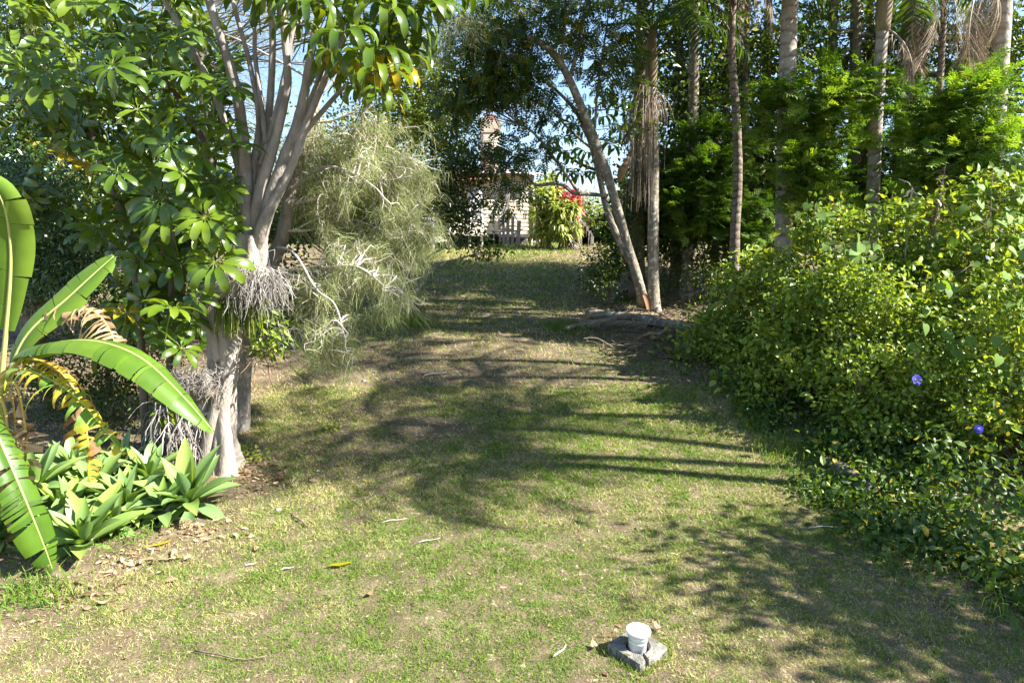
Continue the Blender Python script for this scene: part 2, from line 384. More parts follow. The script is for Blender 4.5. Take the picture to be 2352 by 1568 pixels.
M['twig_brown'] = surfmat('twig_brown', [(0.3, (.10, .075, .05)), (0.7, (.25, .19, .13))], scale=12, bump=0, rough=0.9)
M['thatch'] = leafmat('dry_thatch', [(0.0, (.13, .115, .10)), (0.5, (.30, .27, .24)), (1.0, (.56, .52, .48))], rough=0.9, trans=0.1, spec=0.15, tcol=(1, 1, 1))
M['litter'] = leafmat('dry_leaf', [(0.0, (.10, .055, .03)), (0.5, (.30, .18, .095)), (1.0, (.55, .42, .28))], rough=0.75, trans=0.15, spec=0.25, tcol=(1, .8, .5))
M['fern_strand'] = leafmat('fern_strand', [(0.0, (.06, .12, .010)), (0.5, (.16, .23, .015)), (1.0, (.34, .38, .03))], rough=0.4, trans=0.3, tcol=(1.4, 1.3, .3))
M['weatherboard'] = surfmat('painted_weatherboard', [(0.25, (.50, .43, .31)), (0.5, (.66, .59, .45)), (0.8, (.74, .68, .55))], scale=3, stretch=(.6, 1, 3), bump=0.1, rough=0.7, spots=(5, .66, (.42, .35, .26)))
M['white_paint'] = surfmat('white_paint', [(0.2, (.72, .70, .70)), (0.8, (.84, .82, .82))], scale=5, bump=0.05, rough=0.6)
M['render_wall'] = surfmat('chimney_render', [(0.25, (.30, .255, .19)), (0.5, (.50, .44, .35)), (0.8, (.62, .56, .46))], scale=3.5, bump=0.35, bscale=18, rough=0.9, spots=(5, .63, (.22, .19, .15)))
M['roof'] = surfmat('roof_iron', [(0.25, (.22, .08, .05)), (0.6, (.36, .15, .10)), (0.9, (.45, .28, .22))], scale=3, bump=0.1, rough=0.6)
M['old_wood'] = surfmat('weathered_wood', [(0.25, (.15, .13, .115)), (0.5, (.30, .27, .245)), (0.8, (.46, .43, .40))], scale=6, stretch=(3, 3, .3), bump=0.4, bscale=20, rough=0.9)
M['rock'] = surfmat('garden_rock', [(0.25, (.14, .13, .12)), (0.5, (.27, .255, .235)), (0.8, (.42, .40, .37))], scale=4, bump=0.5, bscale=14, rough=0.9)
M['concrete'] = surfmat('mossy_concrete', [(0.2, (.055, .050, .040)), (0.42, (.14, .132, .112)), (0.6, (.25, .237, .205)), (0.85, (.40, .38, .335))], scale=11, bump=0.6, bscale=60, rough=0.92, spots=(15, .60, (.085, .085, .04)), detail=8)
M['pvc'] = surfmat('white_pipe', [(0.2, (.74, .75, .78)), (0.8, (.83, .84, .86))], scale=6, bump=0.03, rough=0.35, spec=0.5, spots=(60, .74, (.35, .33, .28)))
M['dark_void'] = surfmat('dark_timber_and_shade', [(0.3, (.02, .018, .016)), (0.7, (.045, .04, .035))], scale=4, bump=0.1)  # near-black for the bearer and the painted shade under the house
M['cordyline_red'] = leafmat('cordyline_red', [(0.0, (.14, .012, .02)), (0.5, (.40, .025, .05)), (1.0, (.60, .07, .11))], rough=0.4, trans=0.4, tcol=(1.5, .8, .8))
M['strap'] = leafmat('strap_leaf', [(0.0, (.10, .18, .02)), (0.5, (.34, .40, .08)), (1.0, (.66, .64, .26))], rough=0.4, trans=0.35)
M['blue_petal'] = leafmat('blue_petal', [(0.0, (.07, .06, .62)), (0.75, (.13, .12, .78)), (1.0, (.75, .70, .90))], rough=0.5, trans=0.4, tcol=(1, 1, 1.2))
M['yellow_petal'] = leafmat('yellow_petal', [(0.0, (.75, .50, .02)), (1.0, (.82, .66, .03))], rough=0.5, trans=0.3, tcol=(1, 1, .6))
M['wire'] = surfmat('black_wire', [(0.3, (.03, .03, .03)), (0.7, (.05, .05, .05))], bump=0)

# ------------------------------------------------------------------ ground
def bound(pxs):
    P = np.array([ground(a, b) for a, b in pxs]); o = np.argsort(P[:, 1]); return P[o, 1], P[o, 0]
LBy, LBx = bound([(0, 1500), (150, 1390), (330, 1290), (540, 1185), (620, 1100), (610, 1010), (640, 900), (720, 800), (800, 700), (860, 640)])
RBy, RBx = bound([(1330, 640), (1350, 720), (1380, 790), (1640, 860), (1720, 1000), (1830, 1150), (1990, 1300), (2230, 1420), (2420, 1470)])
def dirt_map(x, y):
    n = fbm(x * 1.3 + 3, y * 1.3 + 8, 4) - 0.5
    l = 1 / (1 + np.exp(np.clip(-(np.interp(y, LBy, LBx) - x + 0.9 * n) / 0.16, -30, 30)))
    r = 1 / (1 + np.exp(np.clip(-(x - np.interp(y, RBy, RBx) + 1.2 * n) / 0.25, -30, 30)))
    mid = 0.74 * np.exp(-((x + 1.9) / 1.5) ** 2 - ((y - 9.3) / 1.5) ** 2) + 0.55 * np.exp(-((x + 0.4) / 2.2) ** 2 - ((y - 12.6) / 2.2) ** 2)
    mid = mid + 0.45 * np.exp(-((x - 1.0) / 1.0) ** 2 - ((y - 6.6) / 0.5) ** 2) + 0.4 * np.exp(-((x - 2.3) / .7) ** 2 - ((y - 5.9) / 0.5) ** 2)
    patch = np.clip((fbm(x * 1.1 + 40, y * 1.1 + 2, 4) - 0.62) * 3.2, 0, 0.5)
    return np.clip(np.maximum(np.maximum(l, r * 0.85), mid + patch + n * 0.5), 0, 1)

def axis(lim_n, lim_f, n_n, n_f):
    a = np.linspace(-lim_n, lim_n, n_n); b = np.geomspace(lim_n * 1.08, lim_f, n_f)
    return np.concatenate([-b[::-1], a, b])
gx = axis(14, 900, 190, 22)
gy = np.concatenate([-np.geomspace(4, 900, 14)[::-1], np.linspace(-2, 32, 240), np.geomspace(33, 1200, 24)])
X, Y = np.meshgrid(gx, gy, indexing='ij')
Z = gz(X, Y) + 0.018 * (fbm(X * 5, Y * 5, 3) - 0.5)
g = G(); ni, nj = X.shape
i, j = np.meshgrid(np.arange(ni - 1), np.arange(nj - 1), indexing='ij')
Q = np.stack([i * nj + j, (i + 1) * nj + j, (i + 1) * nj + j + 1, i * nj + j + 1], -1).reshape(-1, 4)
g.quads(np.stack([X, Y, Z], -1).reshape(-1, 3), Q, dirt_map(X, Y).ravel())
go = part('ground', g, M['soil'], kind='structure')

# ------------------------------------------------------------------ lawn
def lawn(name, n, y0, y1, pw, len_rng, wid, label, seedmul, margin=1.2):
    u = rng.random(n)
    e = 2 - pw                       # density per area ~ y^-pw on a wedge
    y = (y0 ** e + u * (y1 ** e - y0 ** e)) ** (1 / e) if abs(e) > 1e-3 else y0 * (y1 / y0) ** u
    x = (rng.random(n) * 2 - 1) * (0.77 * y + margin)
    dm = dirt_map(x, y)
    clump = fbm(x * 9 + 2, y * 9 + 7, 3)
    keep = rng.random(n) < np.clip(1.12 - 1.02 * dm, 0.05, 1) * np.clip(0.5 + 1.3 * (clump - 0.2), 0.35, 1)
    x, y, dm, clump = x[keep], y[keep], dm[keep], clump[keep]; n = len(x)
    grn = fbm(x * 0.55 + 31, y * 0.55 + 12, 4)
    fine = fbm(x * 4.0 + 1, y * 4.0 + 77, 3)
    shade = 1 / (1 + np.exp(-(x - 2.6 + 0.5 * (y - 5)) / 0.8)) * (y < 8)          # greener turf with fewer straw blades beside the shrub
    dry = np.clip(0.31 + 1.4 * (0.52 - grn) + 1.1 * (0.5 - fine) + 0.55 * (dm - .15) - 0.25 * shade, 0, 1)
    tint = np.where(rng.random(n) < dry, rng.uniform(.55, 1.0, n), rng.uniform(0.05, .55, n))
    ds = (np.maximum(y, 4) / 5.0) ** 0.75
    L = rng.uniform(*len_rng, n) * ds * (0.55 + 1.7 * clump ** 2); Wd = wid * ds * rng.uniform(.7, 1.3, n)
    az = rng.random(n) * 2 * PI; el = np.radians(rng.uniform(8, 62, n))
    D = np.stack([np.cos(az) * np.cos(el), np.sin(az) * np.cos(el), np.sin(el)], -1)
    side = nrm(np.cross(D, nrm(rng.normal(size=(n, 3)) + [0, 0, 1.2]))) * Wd[:, None] * .5
    P = np.stack([x, y, gz(x, y) + 0.001], -1)
    V = np.stack([P - side, P + side, P + D * L[:, None]], 1).reshape(-1, 3)
    g = G(); g.add(V, np.arange(3 * n).reshape(-1, 3), np.repeat(tint, 3))
    o = part(name, g, M['grass'], smooth=False, kind='stuff')
    return tag(o, label, 'grass')
lawn('lawn_grass', 800000, 2.6, 11, 1.2, (.016, .044), .0050, 'short mown lawn of green and straw coloured grass', 1)
lawn('slope_grass', 190000, 11, 32, 1.1, (.03, .06), .007, 'short grass on the track rising towards the house', 2, 2.0)

# ------------------------------------------------------------------ litter and small things on the lawn
def on(x, y, dz=0.0): return np.array([x, y, gzf(x, y) + dz])
g = G()
n = 16000
y = rng.uniform(3.6, 18, n); x = (rng.random(n) * 2 - 1) * 0.8 * y
dm = dirt_map(x, y); k = rng.random(n) < np.clip(dm * 1.1 - .15, 0.015, 1); x, y = x[k], y[k]; n = len(x)
D = nrm(np.stack([rng.normal(size=n), rng.normal(size=n), rng.normal(size=n) * .12], -1)); U = nrm(rng.normal(size=(n, 3)) * .5 + [0, 0, 1])
ln = rng.uniform(.02, .075, n)
scatter(g, DIA, np.stack([x, y, gz(x, y) + .008], -1), D, U, ln, ln * rng.uniform(.12, .5, n), rng.random(n))
tag(part('leaf_litter', g, M['litter'], kind='stuff'), 'scattered fine brown leaf litter on the bare ground', 'leaf litter')

g = G(); n = 420; pc = np.array([ground(585, 1085), ground(560, 1055), ground(610, 1110), ground(470, 1220), ground(330, 1290), ground(180, 1370)])[rng.integers(6, size=n)]
x = pc[:, 0] + rng.normal(size=n) * .20; y = pc[:, 1] + rng.normal(size=n) * .12; ln = rng.uniform(.03, .10, n)
scatter(g, OVAL, np.stack([x, y, gz(x, y) + .012 + .02 * rng.random(n)], -1), nrm(rng.normal(size=(n, 3)) * [1, 1, .25]), nrm(rng.normal(size=(n, 3)) * .6 + [0, 0, 1]), ln, ln * rng.uniform(.25, .55, n), rng.uniform(.2, 1, n))
tag(part('leaf_drift', g, M['litter'], kind='stuff'), 'drift of larger tan dead leaves along the edge of the agave bed and roots', 'leaf litter')
def stick(px, py, L, ang, r, name='fallen_stick', label='', mat='twig_pale', bend=.15, group='loose sticks on the lawn'):
    p = ground(px, py); d = np.array([math.cos(ang), math.sin(ang), 0]); nn = np.array([-d[1], d[0], 0])
    pts = [p + d * L * (s - .5) + nn * L * bend * math.sin(3.1 * s + px) * .5 for s in (0, .35, .7, 1)]
    pts = [np.array([q[0], q[1], gzf(q[0], q[1]) + r + .012 + .01 * (k % 2)]) for k, q in enumerate(pts)]
    g = G(); tube(g, pts, [r, r * 1.1, r * .8, r * .5], 5, 8)
    return solo(name, g, M[mat], label, 'stick', p, group)
stick(690, 1195, .34, 1.75, .009, mat='twig_brown', bend=.5, label='curved dark stick on the grass right of the agaves')
stick(530, 1505, .52, 0.12, .006, mat='twig_brown', bend=.35, label='long thin dark stick on the near lawn')
stick(575, 1300, .10, .5, .006, label='short pale stick on grass below the big agave')
stick(1285, 1500, .16, .9, .006, label='pale straw stick on grass beside the vent pipe')
stick(905, 1200, .26, .35, .005, label='thin pale stalk lying near the dark curved tree shadow')
stick(985, 1245, .22, .2, .005, label='pale stalk on grass at the edge of a shadow')
stick(735, 1165, .16, 1.2, .006, mat='twig_brown', label='short brown twig standing out on grass near the trunk')
stick(1905, 1215, .42, .2, .006, label='straw coloured stalk in the shade before the shrub')
stick(1150, 1310, .13, 1.1, .005, mat='twig_brown', label='small brown twig in the middle of the lawn')
stick(660, 1310, .11, .4, .006, label='small bleached stick in the lawn left of the yellow leaf')
stick(1000, 862, .40, .5, .012, label='bleached stick on the shaded path')

def dropped(px, py, L, Wd, ang, mat, name, label, cat='leaf', group=None, curl=.25, t=.5):
    p = ground(px, py); g = G(); ns = 7
    V, Q = [], []
    for k in range(ns):
        s = k / (ns - 1); w = Wd * (math.sin(PI * (s * .92 + .04)) ** .8) * .5
        zz = .012 + curl * L * (s - .5) ** 2
        for e in (-1, 0, 1): V.append([e * w, (s - .5) * L, zz + (.18 * w if e else 0)])
    for k in range(ns - 1):
        for e in (0, 1): Q.append([k * 3 + e, k * 3 + e + 1, k * 3 + e + 4, k * 3 + e + 3])
    V = np.array(V) @ rotz(ang).T + p + [0, 0, .012]
    g.quads(V, Q, t)
    tube(g, [V[1] - (V[4] - V[1]) * 1.2, V[1], V[10], V[19]], .0025, 4, 6, t=t)
    return solo(name, g, M[mat], label, cat, p, group)
dropped(782, 1302, .19, .055, -1.25, 'scheff_yellow', 'fallen_leaf', 'long yellow leaf lying on the sunlit lawn')
dropped(367, 1255, .20, .05, -.9, 'scheff_yellow', 'fallen_leaf', 'yellow leaf lying in the mulch below the agaves')
for k, (px, py, lab) in enumerate([
        (590, 1268, 'curled brown leaf on the lawn right of the agave bed'), (712, 1097, 'tan leaf in the grass near the pale roots'),
        (1512, 1448, 'small brown leaf on grass behind the vent pipe'), (1365, 1490, 'crumpled brown leaf left of the vent pipe'),
        (240, 1390, 'tan dry leaf on the dirt at the edge of the bed'), (575, 1085, 'brown leaf among litter by the tree roots'),
        (600, 1098, 'pale tan leaf in litter right of the roots'), (505, 1010, 'tan leaf on soil left of the pale roots'),
        (850, 1370, 'small dry leaf in the middle of the near lawn'), (675, 1120, 'dry leaf below a shadow on the left lawn')]):
    dropped(px, py, rng.uniform(.06, .11), rng.uniform(.03, .05), rng.uniform(0, 6), 'litter', 'dry_leaf', lab, t=rng.uniform(.4, .9), curl=1.2, group='dry leaves on the lawn')

def stone(px, py, r, lab, mat='rock', flat=.6, name='stone', cat='stone', group=None, seed=0, dz=0):
    p = ground(px, py); g = G(); rr = np.random.default_rng(seed + int(px))
    V = []; F = []; nu, nv = 9, 6
    ph = rr.random(6) * 6
    for a in range(nv + 1):
        th = PI * a / nv
        for b in range(nu):
            f = 2 * PI * b / nu; d = np.array([math.sin(th) * math.cos(f), math.sin(th) * math.sin(f), math.cos(th)])
            k = 1 + .16 * math.sin(2 * d[0] * 2 + ph[0]) + .13 * math.sin(3 * d[1] * 2 + ph[1]) + .1 * math.sin(5 * d[2] + ph[2])
            V.append(d * k * r * [1, .8, flat])
    for a in range(nv):
        for b in range(nu):
            F.append([a * nu + b, (a + 1) * nu + b, (a + 1) * nu + (b + 1) % nu, a * nu + (b + 1) % nu])
    g.quads(np.array(V) @ rotz(rr.random() * 6).T + p + [0, 0, r * flat * .35 + dz], F, .5)
    return solo(name, g, M[mat], lab, cat, p, group)
stone(928, 1228, .022, 'small pale pebble at the edge of a tree shadow', 'concrete', group='pebbles on the lawn')
stone(730, 1082, .022, 'small pale pebble on grass right of the roots', 'white_paint', group='pebbles on the lawn')
stone(640, 1170, .035, 'flat white stone on grass right of the largest agave', 'white_paint', .3, group='pebbles on the lawn')
stone(836, 876, .05, 'pale stone in sunlit litter below the she-oak', 'rock', .5, group='pebbles on the lawn')
stone(1595, 800, .27, 'grey flat boulder half under the shrub by the log', 'rock', .5, 'boulder', 'rock', seed=4)

# vent pipe set in its broken concrete surround
vp = ground(1463, 1500)
t = thing('vent_pipe', 'white capped plastic drain vent pipe standing in a concrete block', 'pipe', vp)
def lathe(g, c, prof, sides=36, tilt=None):
    V = []; F = []
    for (r, z) in prof:
        for b in range(sides):
            f = 2 * PI * b / sides; V.append([r * math.cos(f), r * math.sin(f), z])
    for a in range(len(prof) - 1):
        for b in range(sides):
            F.append([a * sides + b, a * sides + (b + 1) % sides, (a + 1) * sides + (b + 1) % sides, (a + 1) * sides + b])
    V = np.array(V)
    if tilt is not None: V = V @ np.asarray(tilt).T
    g.quads(V + c, F)
TL = rotx(.05) @ roty(.02)
g = G(); lathe(g, vp, [(.062, -.05), (.062, .122), (.0655, .123), (.0655, .157), (.062, .158)], tilt=TL); part('pipe', g, M['pvc'], t)
g = G(); lathe(g, vp, [(.0668, .140), (.0675, .148), (.079, .165), (.0845, .168), (.0845, .181), (.082, .1845), (.074, .185), (0.0005, .183)], tilt=TL); part('cap', g, M['pvc'], t)
g = G(); lathe(g, vp, [(.0625, .098), (.0638, .101), (.0638, .107), (.0625, .110)], tilt=TL); part('seam', g, M['pvc'], t)
# concrete surround, cracked into two pieces that were poured as one
cb = thing('concrete_block', 'grey weathered square concrete surround around the white pipe, cracked at front', 'concrete block', vp)
def ring_piece(a0, a1, hw, ri, h, jag):
    """slab between a square outside and a round hole, from angle a0 to a1"""
    g = G(); n = 72; V = []; Q = []
    for k in range(n + 1):
        a = a0 + (a1 - a0) * k / n; c, s = math.cos(a), math.sin(a)
        m = max(abs(c), abs(s)); e = (abs(c) ** 16 + abs(s) ** 16) ** (1 / 16)
        ro = hw / e; jj = 1 + jag * (rng.random() - .5)
        wv = .004 * (rng.random() - .5)
        for (r, z) in ((ri, -.05), (ri, h - .012), (ri + .010, h + wv), (ro * .965 * jj, h + wv * .5 - .002), (ro * jj, h - .016), (ro * 1.01 * jj, -.05)):
            V.append([r * c, r * s, z])
    for k in range(n):
        for q in range(5): Q.append([k * 6 + q, (k + 1) * 6 + q, (k + 1) * 6 + q + 1, k * 6 + q + 1])
    for base in (0, n * 6): Q += [[base, base + 1, base + 2, base + 5], [base + 2, base + 3, base + 4, base + 5]]
    V = np.array(V) @ rotz(math.radians(40)).T @ TL.T
    g.quads(V + vp, Q); return g
part('slab', ring_piece(math.radians(-112), math.radians(158), .150, .080, .068, .006), M['concrete'], cb, smooth=False)
part('slab', ring_piece(math.radians(-122), math.radians(-200.5), .148, .083, .063, .008), M['concrete'], cb, smooth=False)

# ------------------------------------------------------------------ house on the rise
HY = 29.0
def hx(px, Y=HY): return (px - 1176) / FPX * Y * 1.0
def hz(py, Y=HY): return at(1176, py, Y)[2]
house = thing('house', 'cream weatherboard house on stumps with a tall chimney at the top of the slope', 'house', (hx(1100), HY + 2, gzf(hx(1100), HY)))
x0, x1, zb, zt = hx(1040), hx(1226), hz(537), hz(396)
HR = .2
wl_ = part('wall', (lambda g: (box(g, ((x0 + x1) / 2, HY + 2.06, (zb + zt) / 2), (x1 - x0 - .04, 4.0, zt - zb)), g)[1])(G()), M['weatherboard'], house)
nb = 15; bh = (zt - zb) / nb
def board_mesh(L):
    g = G(); V = np.array([[0, -.034, 0], [0, -.008, bh * 1.0], [0, .02, bh * 1.0], [0, .02, 0]])
    V = np.vstack([V, V + [L, 0, 0]])
    g.quads(V, [[0, 1, 5, 4], [0, 4, 7, 3], [1, 2, 6, 5], [0, 3, 2, 1], [4, 5, 6, 7]]); return g
bme = mesh_of('weatherboard', board_mesh(x1 - x0 - .1), M['weatherboard'], smooth=False)
for k in range(nb):
    placed('weatherboard', bme, house, (x0 + .05, HY + .035, zb + k * bh + .0), np.eye(3))
sme = mesh_of('weatherboard', board_mesh(3.9), M['weatherboard'], smooth=False)
for k in range(nb):
    placed('weatherboard', sme, house, (x1 - .05, HY + .1, zb + k * bh), rotz(PI / 2))
for xx in (x1,):
    g = G(); box(g, (xx - .03, HY - .0, (zb + zt) / 2), (.10, .10, zt - zb + .04)); part('corner_board', g, M['weatherboard'], house)
g = G(); box(g, ((x0 + x1) / 2, HY + .03, zb - .10), (x1 - x0, .08, .16)); part('bearer', g, M['dark_void'], house)
for k, px in enumerate((1222, 1160, 1100, 1050)):
    g = G(); zg = gzf(hx(px), HY); tube(g, [(hx(px), HY + .14, zg - .2), (hx(px), HY + .14, zb - .17)], .075, 8, 4); part('stump', g, M['old_wood'], house)
g = G(); box(g, ((x0 + x1) / 2, HY + 2.2, (zb + gzf(0, HY)) / 2 - .2), (x1 - x0 - .3, 3.2, 1.2)); part('underfloor_shade', g, M['dark_void'], house)  # near-black block standing in for the shade beneath the floor
# low roof with a gutter
g = G(); rx0, rx1 = x0 - .2, x1 + .28
V = np.array([[rx0, HY - .38, zt - .02], [rx1, HY - .38, zt - .02], [rx1, HY + 4.6, zt + .62], [rx0, HY + 4.6, zt + .62]])
V = np.vstack([V, V - [0, 0, .05]]); g.quads(V, [[0, 1, 2, 3], [7, 6, 5, 4], [0, 4, 5, 1], [1, 5, 6, 2], [2, 6, 7, 3], [3, 7, 4, 0]])
roof = part('roof', g, M['roof'], house, smooth=False)
g = G(); tube(g, [(rx0, HY - .43, zt - .05), (rx1, HY - .43, zt - .05)], .06, 8, 3); part('gutter', g, M['white_paint'], roof)
# chimney
cx = hx(1142, 30.5); cw = .80
g = G(); box(g, (cx, 30.6, (hz(405) + hz(305, 30.5)) / 2), (cw, .62, hz(305, 30.5) - hz(405) + .3), bev=.03); ch = part('chimney', g, M['render_wall'], roof)
ztop = hz(274, 30.5)
def band(z0, z1, w0, w1):
    g = G(); V = []
    for z, w in ((z0, w0), (z1, w1)):
        for (sx, sy) in ((-1, -1), (1, -1), (1, 1), (-1, 1)): V.append([cx + sx * w / 2, 30.6 + sy * (w - .18) / 2, z])
    g.quads(V, [[0, 1, 5, 4], [1, 2, 6, 5], [2, 3, 7, 6], [3, 0, 4, 7], [4, 5, 6, 7], [3, 2, 1, 0]]); return g
zc = hz(303, 30.5)
part('chimney_band', band(zc - .04, zc + .05, cw + .08, cw + .1), M['render_wall'], roof, smooth=False)
part('chimney_cap', band(zc + .052, ztop, cw + .01, cw + .16), M['render_wall'], roof, smooth=False)
part('chimney_pot', band(ztop + .001, ztop + .22, .5, .46), M['roof'], roof, smooth=False)
# porch to the left: white posts, rail, boarded wall, floor
for px, pt, pb in ((1022, 425, 590), (1067, 430, 583), (985, 420, 595), (1095, 430, 575)):
    g = G(); xx = hx(px, HY - .9); zg = gzf(xx, HY - .9); box(g, (xx, HY - .9, (hz(pt, HY - .9) + zg - .1) / 2), (.10, .10, hz(pt, HY - .9) - zg + .1), bev=.008); part('porch_post', g, M['white_paint'], house)
g = G(); box(g, (hx(1020), HY - .3, hz(540)), (hx(1110) - hx(930), 1.6, .12)); part('porch_floor', g, M['old_wood'], house)
g = G(); box(g, (hx(985), HY + .7, (hz(540) + hz(420)) / 2), (hx(1039) - hx(930), .12, hz(420) - hz(540) - .14)); part('porch_wall', g, M['white_paint'], house)
g = G(); box(g, (hx(1000), HY - .90, hz(505)), (hx(1094) - hx(930), .05, .07)); part('porch_rail', g, M['white_paint'], house)
g = G(); box(g, (hx(1085), HY - .5, hz(470)), (.5, .05, 1.5)); part('porch_panel', g, M['white_paint'], house)
V = np.array([[hx(915), HY - 1.3, hz(418)], [hx(1120), HY - 1.3, hz(418)], [hx(1120), HY + 1.6, hz(395)], [hx(915), HY + 1.6, hz(395)]])
g = G(); V = np.vstack([V, V - [0, 0, .06]]); g.quads(V, [[0, 1, 2, 3], [7, 6, 5, 4], [0, 4, 5, 1], [1, 5, 6, 2], [2, 6, 7, 3], [3, 7, 4, 0]]); part('porch_roof', g, M['roof'], house, smooth=False)
house.rotation_euler.z = HR; house.location.x -= .36
# planks leaning on the wall
for k, (zx, z0y, z1y, w, lab) in enumerate([(690, 860, 1050, .10, 'short grey plank, first of the planks leaning on the cream wall'), (717, 770, 1055, .12, 'second grey plank leaning on the cream wall beside the tallest'),
        (752, 660, 1062, .14, 'tallest grey plank leaning against the cream weatherboards'), (787, 875, 1064, .13, 'grey plank with ragged top leaning on the wall right of the tallest'), (832, 908, 1080, .17, 'widest short grey plank leaning on the wall nearest its corner')]):
    px = 941 + .3 * zx; xx = hx(px, HY - .35); zg = gzf(xx, HY - .5); ztp = hz(235 + .3 * z0y, HY - .1); h_ = ztp - zg
    g = G(); box(g, (xx, HY - .33 + .30, zg + h_ / 2), (w, .035, h_ + .05), M=rotx(-.10) @ roty(.03 * (k - 2)), bev=.006)
    solo('leaning_plank', g, M['old_wood'], lab, 'plank', (xx, HY - .4, zg), 'planks leaning on the house', smooth=False)
g = G(); tube(g, [(hx(1134), HY - .75, hz(533)), (hx(1195), HY - .75, hz(532))], .022, 6, 4)
for px in (1136, 1193): tube(g, [(hx(px), HY - .75, gzf(hx(px), HY - .75) - .1), (hx(px), HY - .75, hz(532))], .022, 6, 3)
solo('hand_rail', g, M['old_wood'], 'thin low pipe rail in front of the leaning planks', 'rail', (hx(1165), HY - .75, gzf(0, HY - .75)))
# power lines beyond
for k, (py, lab) in enumerate(((343, 'upper of two close power wires against the sky'), (351, 'lower of two close power wires against the sky'), (449, 'single low power wire crossing the sky beside the house'))):
    g = G(); a = at(880, py - 6 + 3 * (k == 2), 60); b = at(1700, py - 14 - 10 * (k == 2), 70); m = (a + b) / 2 - [0, 0, .5]
    a = a + (a - b) * .8; b = b + (b - a) * .3
    tube(g, [a, m, b], .018, 4, 14); solo('power_wire', g, M['wire'], lab, 'wire', a, 'power wires beyond the house')
g = G(); pp = at(1340, 470, 60); tube(g, [(pp[0], 60, 0), (pp[0], 60, at(1340, 440, 60)[2])], [.14, .1], 8, 4); solo('power_pole', g, M['old_wood'], 'distant thin pole beyond the garden under the wires', 'pole', (pp[0], 60, 0))
# old palings and rocks by the garden bed
for k, zx in enumerate((1312, 1328, 1344, 1362, 1384)):
    px = 941 + .3 * zx; Yp = 30.0; xx = hx(px, Yp); zg = gzf(xx, Yp); top = zg + (1.05, .95, .8, .6, .5)[k]
    g = G(); box(g, (xx, Yp, (zg + top) / 2), (.2, .03, top - zg + .1), M=roty(.05 * (k - 2)), bev=.005)
    solo('fence_paling', g, M['old_wood'], ['tallest grey paling beside the red cordyline', 'grey paling second from the red cordyline', 'grey paling in the middle of the broken fence', 'short grey paling fourth from the cordyline', 'short tilted grey paling at the end of the broken fence'][k], 'paling', (xx, Yp, zg), 'old palings by the garden', smooth=False)
for k, (zx, zy, r) in enumerate(((975, 1085, .28), (1025, 1078, .22), (1075, 1070, .26), (1125, 1052, .2), (1180, 1040, .18), (1230, 1035, .22), (1395, 950, .2))):
    stone(941 + .3 * zx, 235 + .3 * zy + 2, r, ['largest rock edging the bed beside the house corner', 'second edging rock from the house corner', 'third edging rock from the house corner', 'fourth edging rock from the house corner', 'small edging rock below the red cordyline', 'flat pale rock at the far end of the garden bed', 'grey rock beside the old palings'][k], 'rock', .6, 'edging_rock', 'rock', 'rocks edging the garden bed', seed=k)
# distant low building seen between trunks
g = G(); 
for (px, py, w, h) in ((2080, 585, 5, 2.4),):
    p = at(px, py, 46); fb = thing('far_shed', 'grey corrugated shed glimpsed between the palm trunks', 'shed', (p[0], 46, gzf(p[0], 46)))
    zg = gzf(p[0], 46); g = G(); box(g, (p[0], 46, zg + 1.2), (w, 4, 2.6)); part('wall', g, M['rock'], fb)
    g = G(); V = np.array([[p[0] - w / 2 - .3, 43.6, zg + 2.5], [p[0] + w / 2 + .3, 43.6, zg + 2.5], [p[0] + w / 2 + .3, 48.4, zg + 3.2], [p[0] - w / 2 - .3, 48.4, zg + 3.2]])
    V = np.vstack([V, V - [0, 0, .06]]); g.quads(V, [[0, 1, 2, 3], [7, 6, 5, 4], [0, 4, 5, 1], [1, 5, 6, 2], [2, 6, 7, 3], [3, 7, 4, 0]]); part('roof', g, M['rock'], fb, smooth=False)

# ------------------------------------------------------------------ generic trees
def cluster_points(blobs, per_m3=None):
    """blobs: (px, py, Y, rx_px, ry_px, rdepth, n)"""
    out = []
    for (px, py, Yd, rx, ry, rd, n) in blobs:
        c = at(px, py, Yd); q = inball(n, .5) * [rx * mpp(Yd), rd, ry * mpp(Yd)] + c
        out.append(q)
    return np.vstack(out)
def foliage(g, C, n_per, spread, L, Wd, tm=DIA, up=0.6, down=0.35, tint=(0.1, 0.95), out_from=None, flat=.7):
    C = np.repeat(C, n_per, 0); N = len(C)
    P = C + rng.normal(size=(N, 3)) * np.array([spread, spread, spread * flat])
    P[:, 2] = np.maximum(P[:, 2], gz(P[:, 0], P[:, 1]) + .03)
    D = nrm(rng.normal(size=(N, 3)) + (P - C) / max(spread, 1e-3) * .7 + [0, 0, -down])
    U = nrm(rng.normal(size=(N, 3)) * .7 + [0.25, -.15, up])
    s = rng.uniform(.65, 1.25, N)
    ct = np.repeat(rng.random(N // n_per) * .5 - .25, n_per)
    tn = np.clip(rng.uniform(*tint, N) + ct * .6, 0, 1)
    scatter(g, tm, P, D, U, L * s, Wd * s, tn)
def twigs(g, roots, C, frac, r, sag=.1, t=.5):
    roots = np.asarray(roots)
    for c in C:
        if rng.random() > frac: continue
        a = roots[np.argmin(((roots - c) ** 2).sum(1) + rng.random(len(roots)) * .3)]
        m = (a + c) / 2 + rng.normal(size=3) * .1 * np.linalg.norm(c - a) + [0, 0, sag * np.linalg.norm(c - a)]
        tube(g, [a, m, c], [r, r * .7, r * .25], 4, 5, t=t, cap=False)
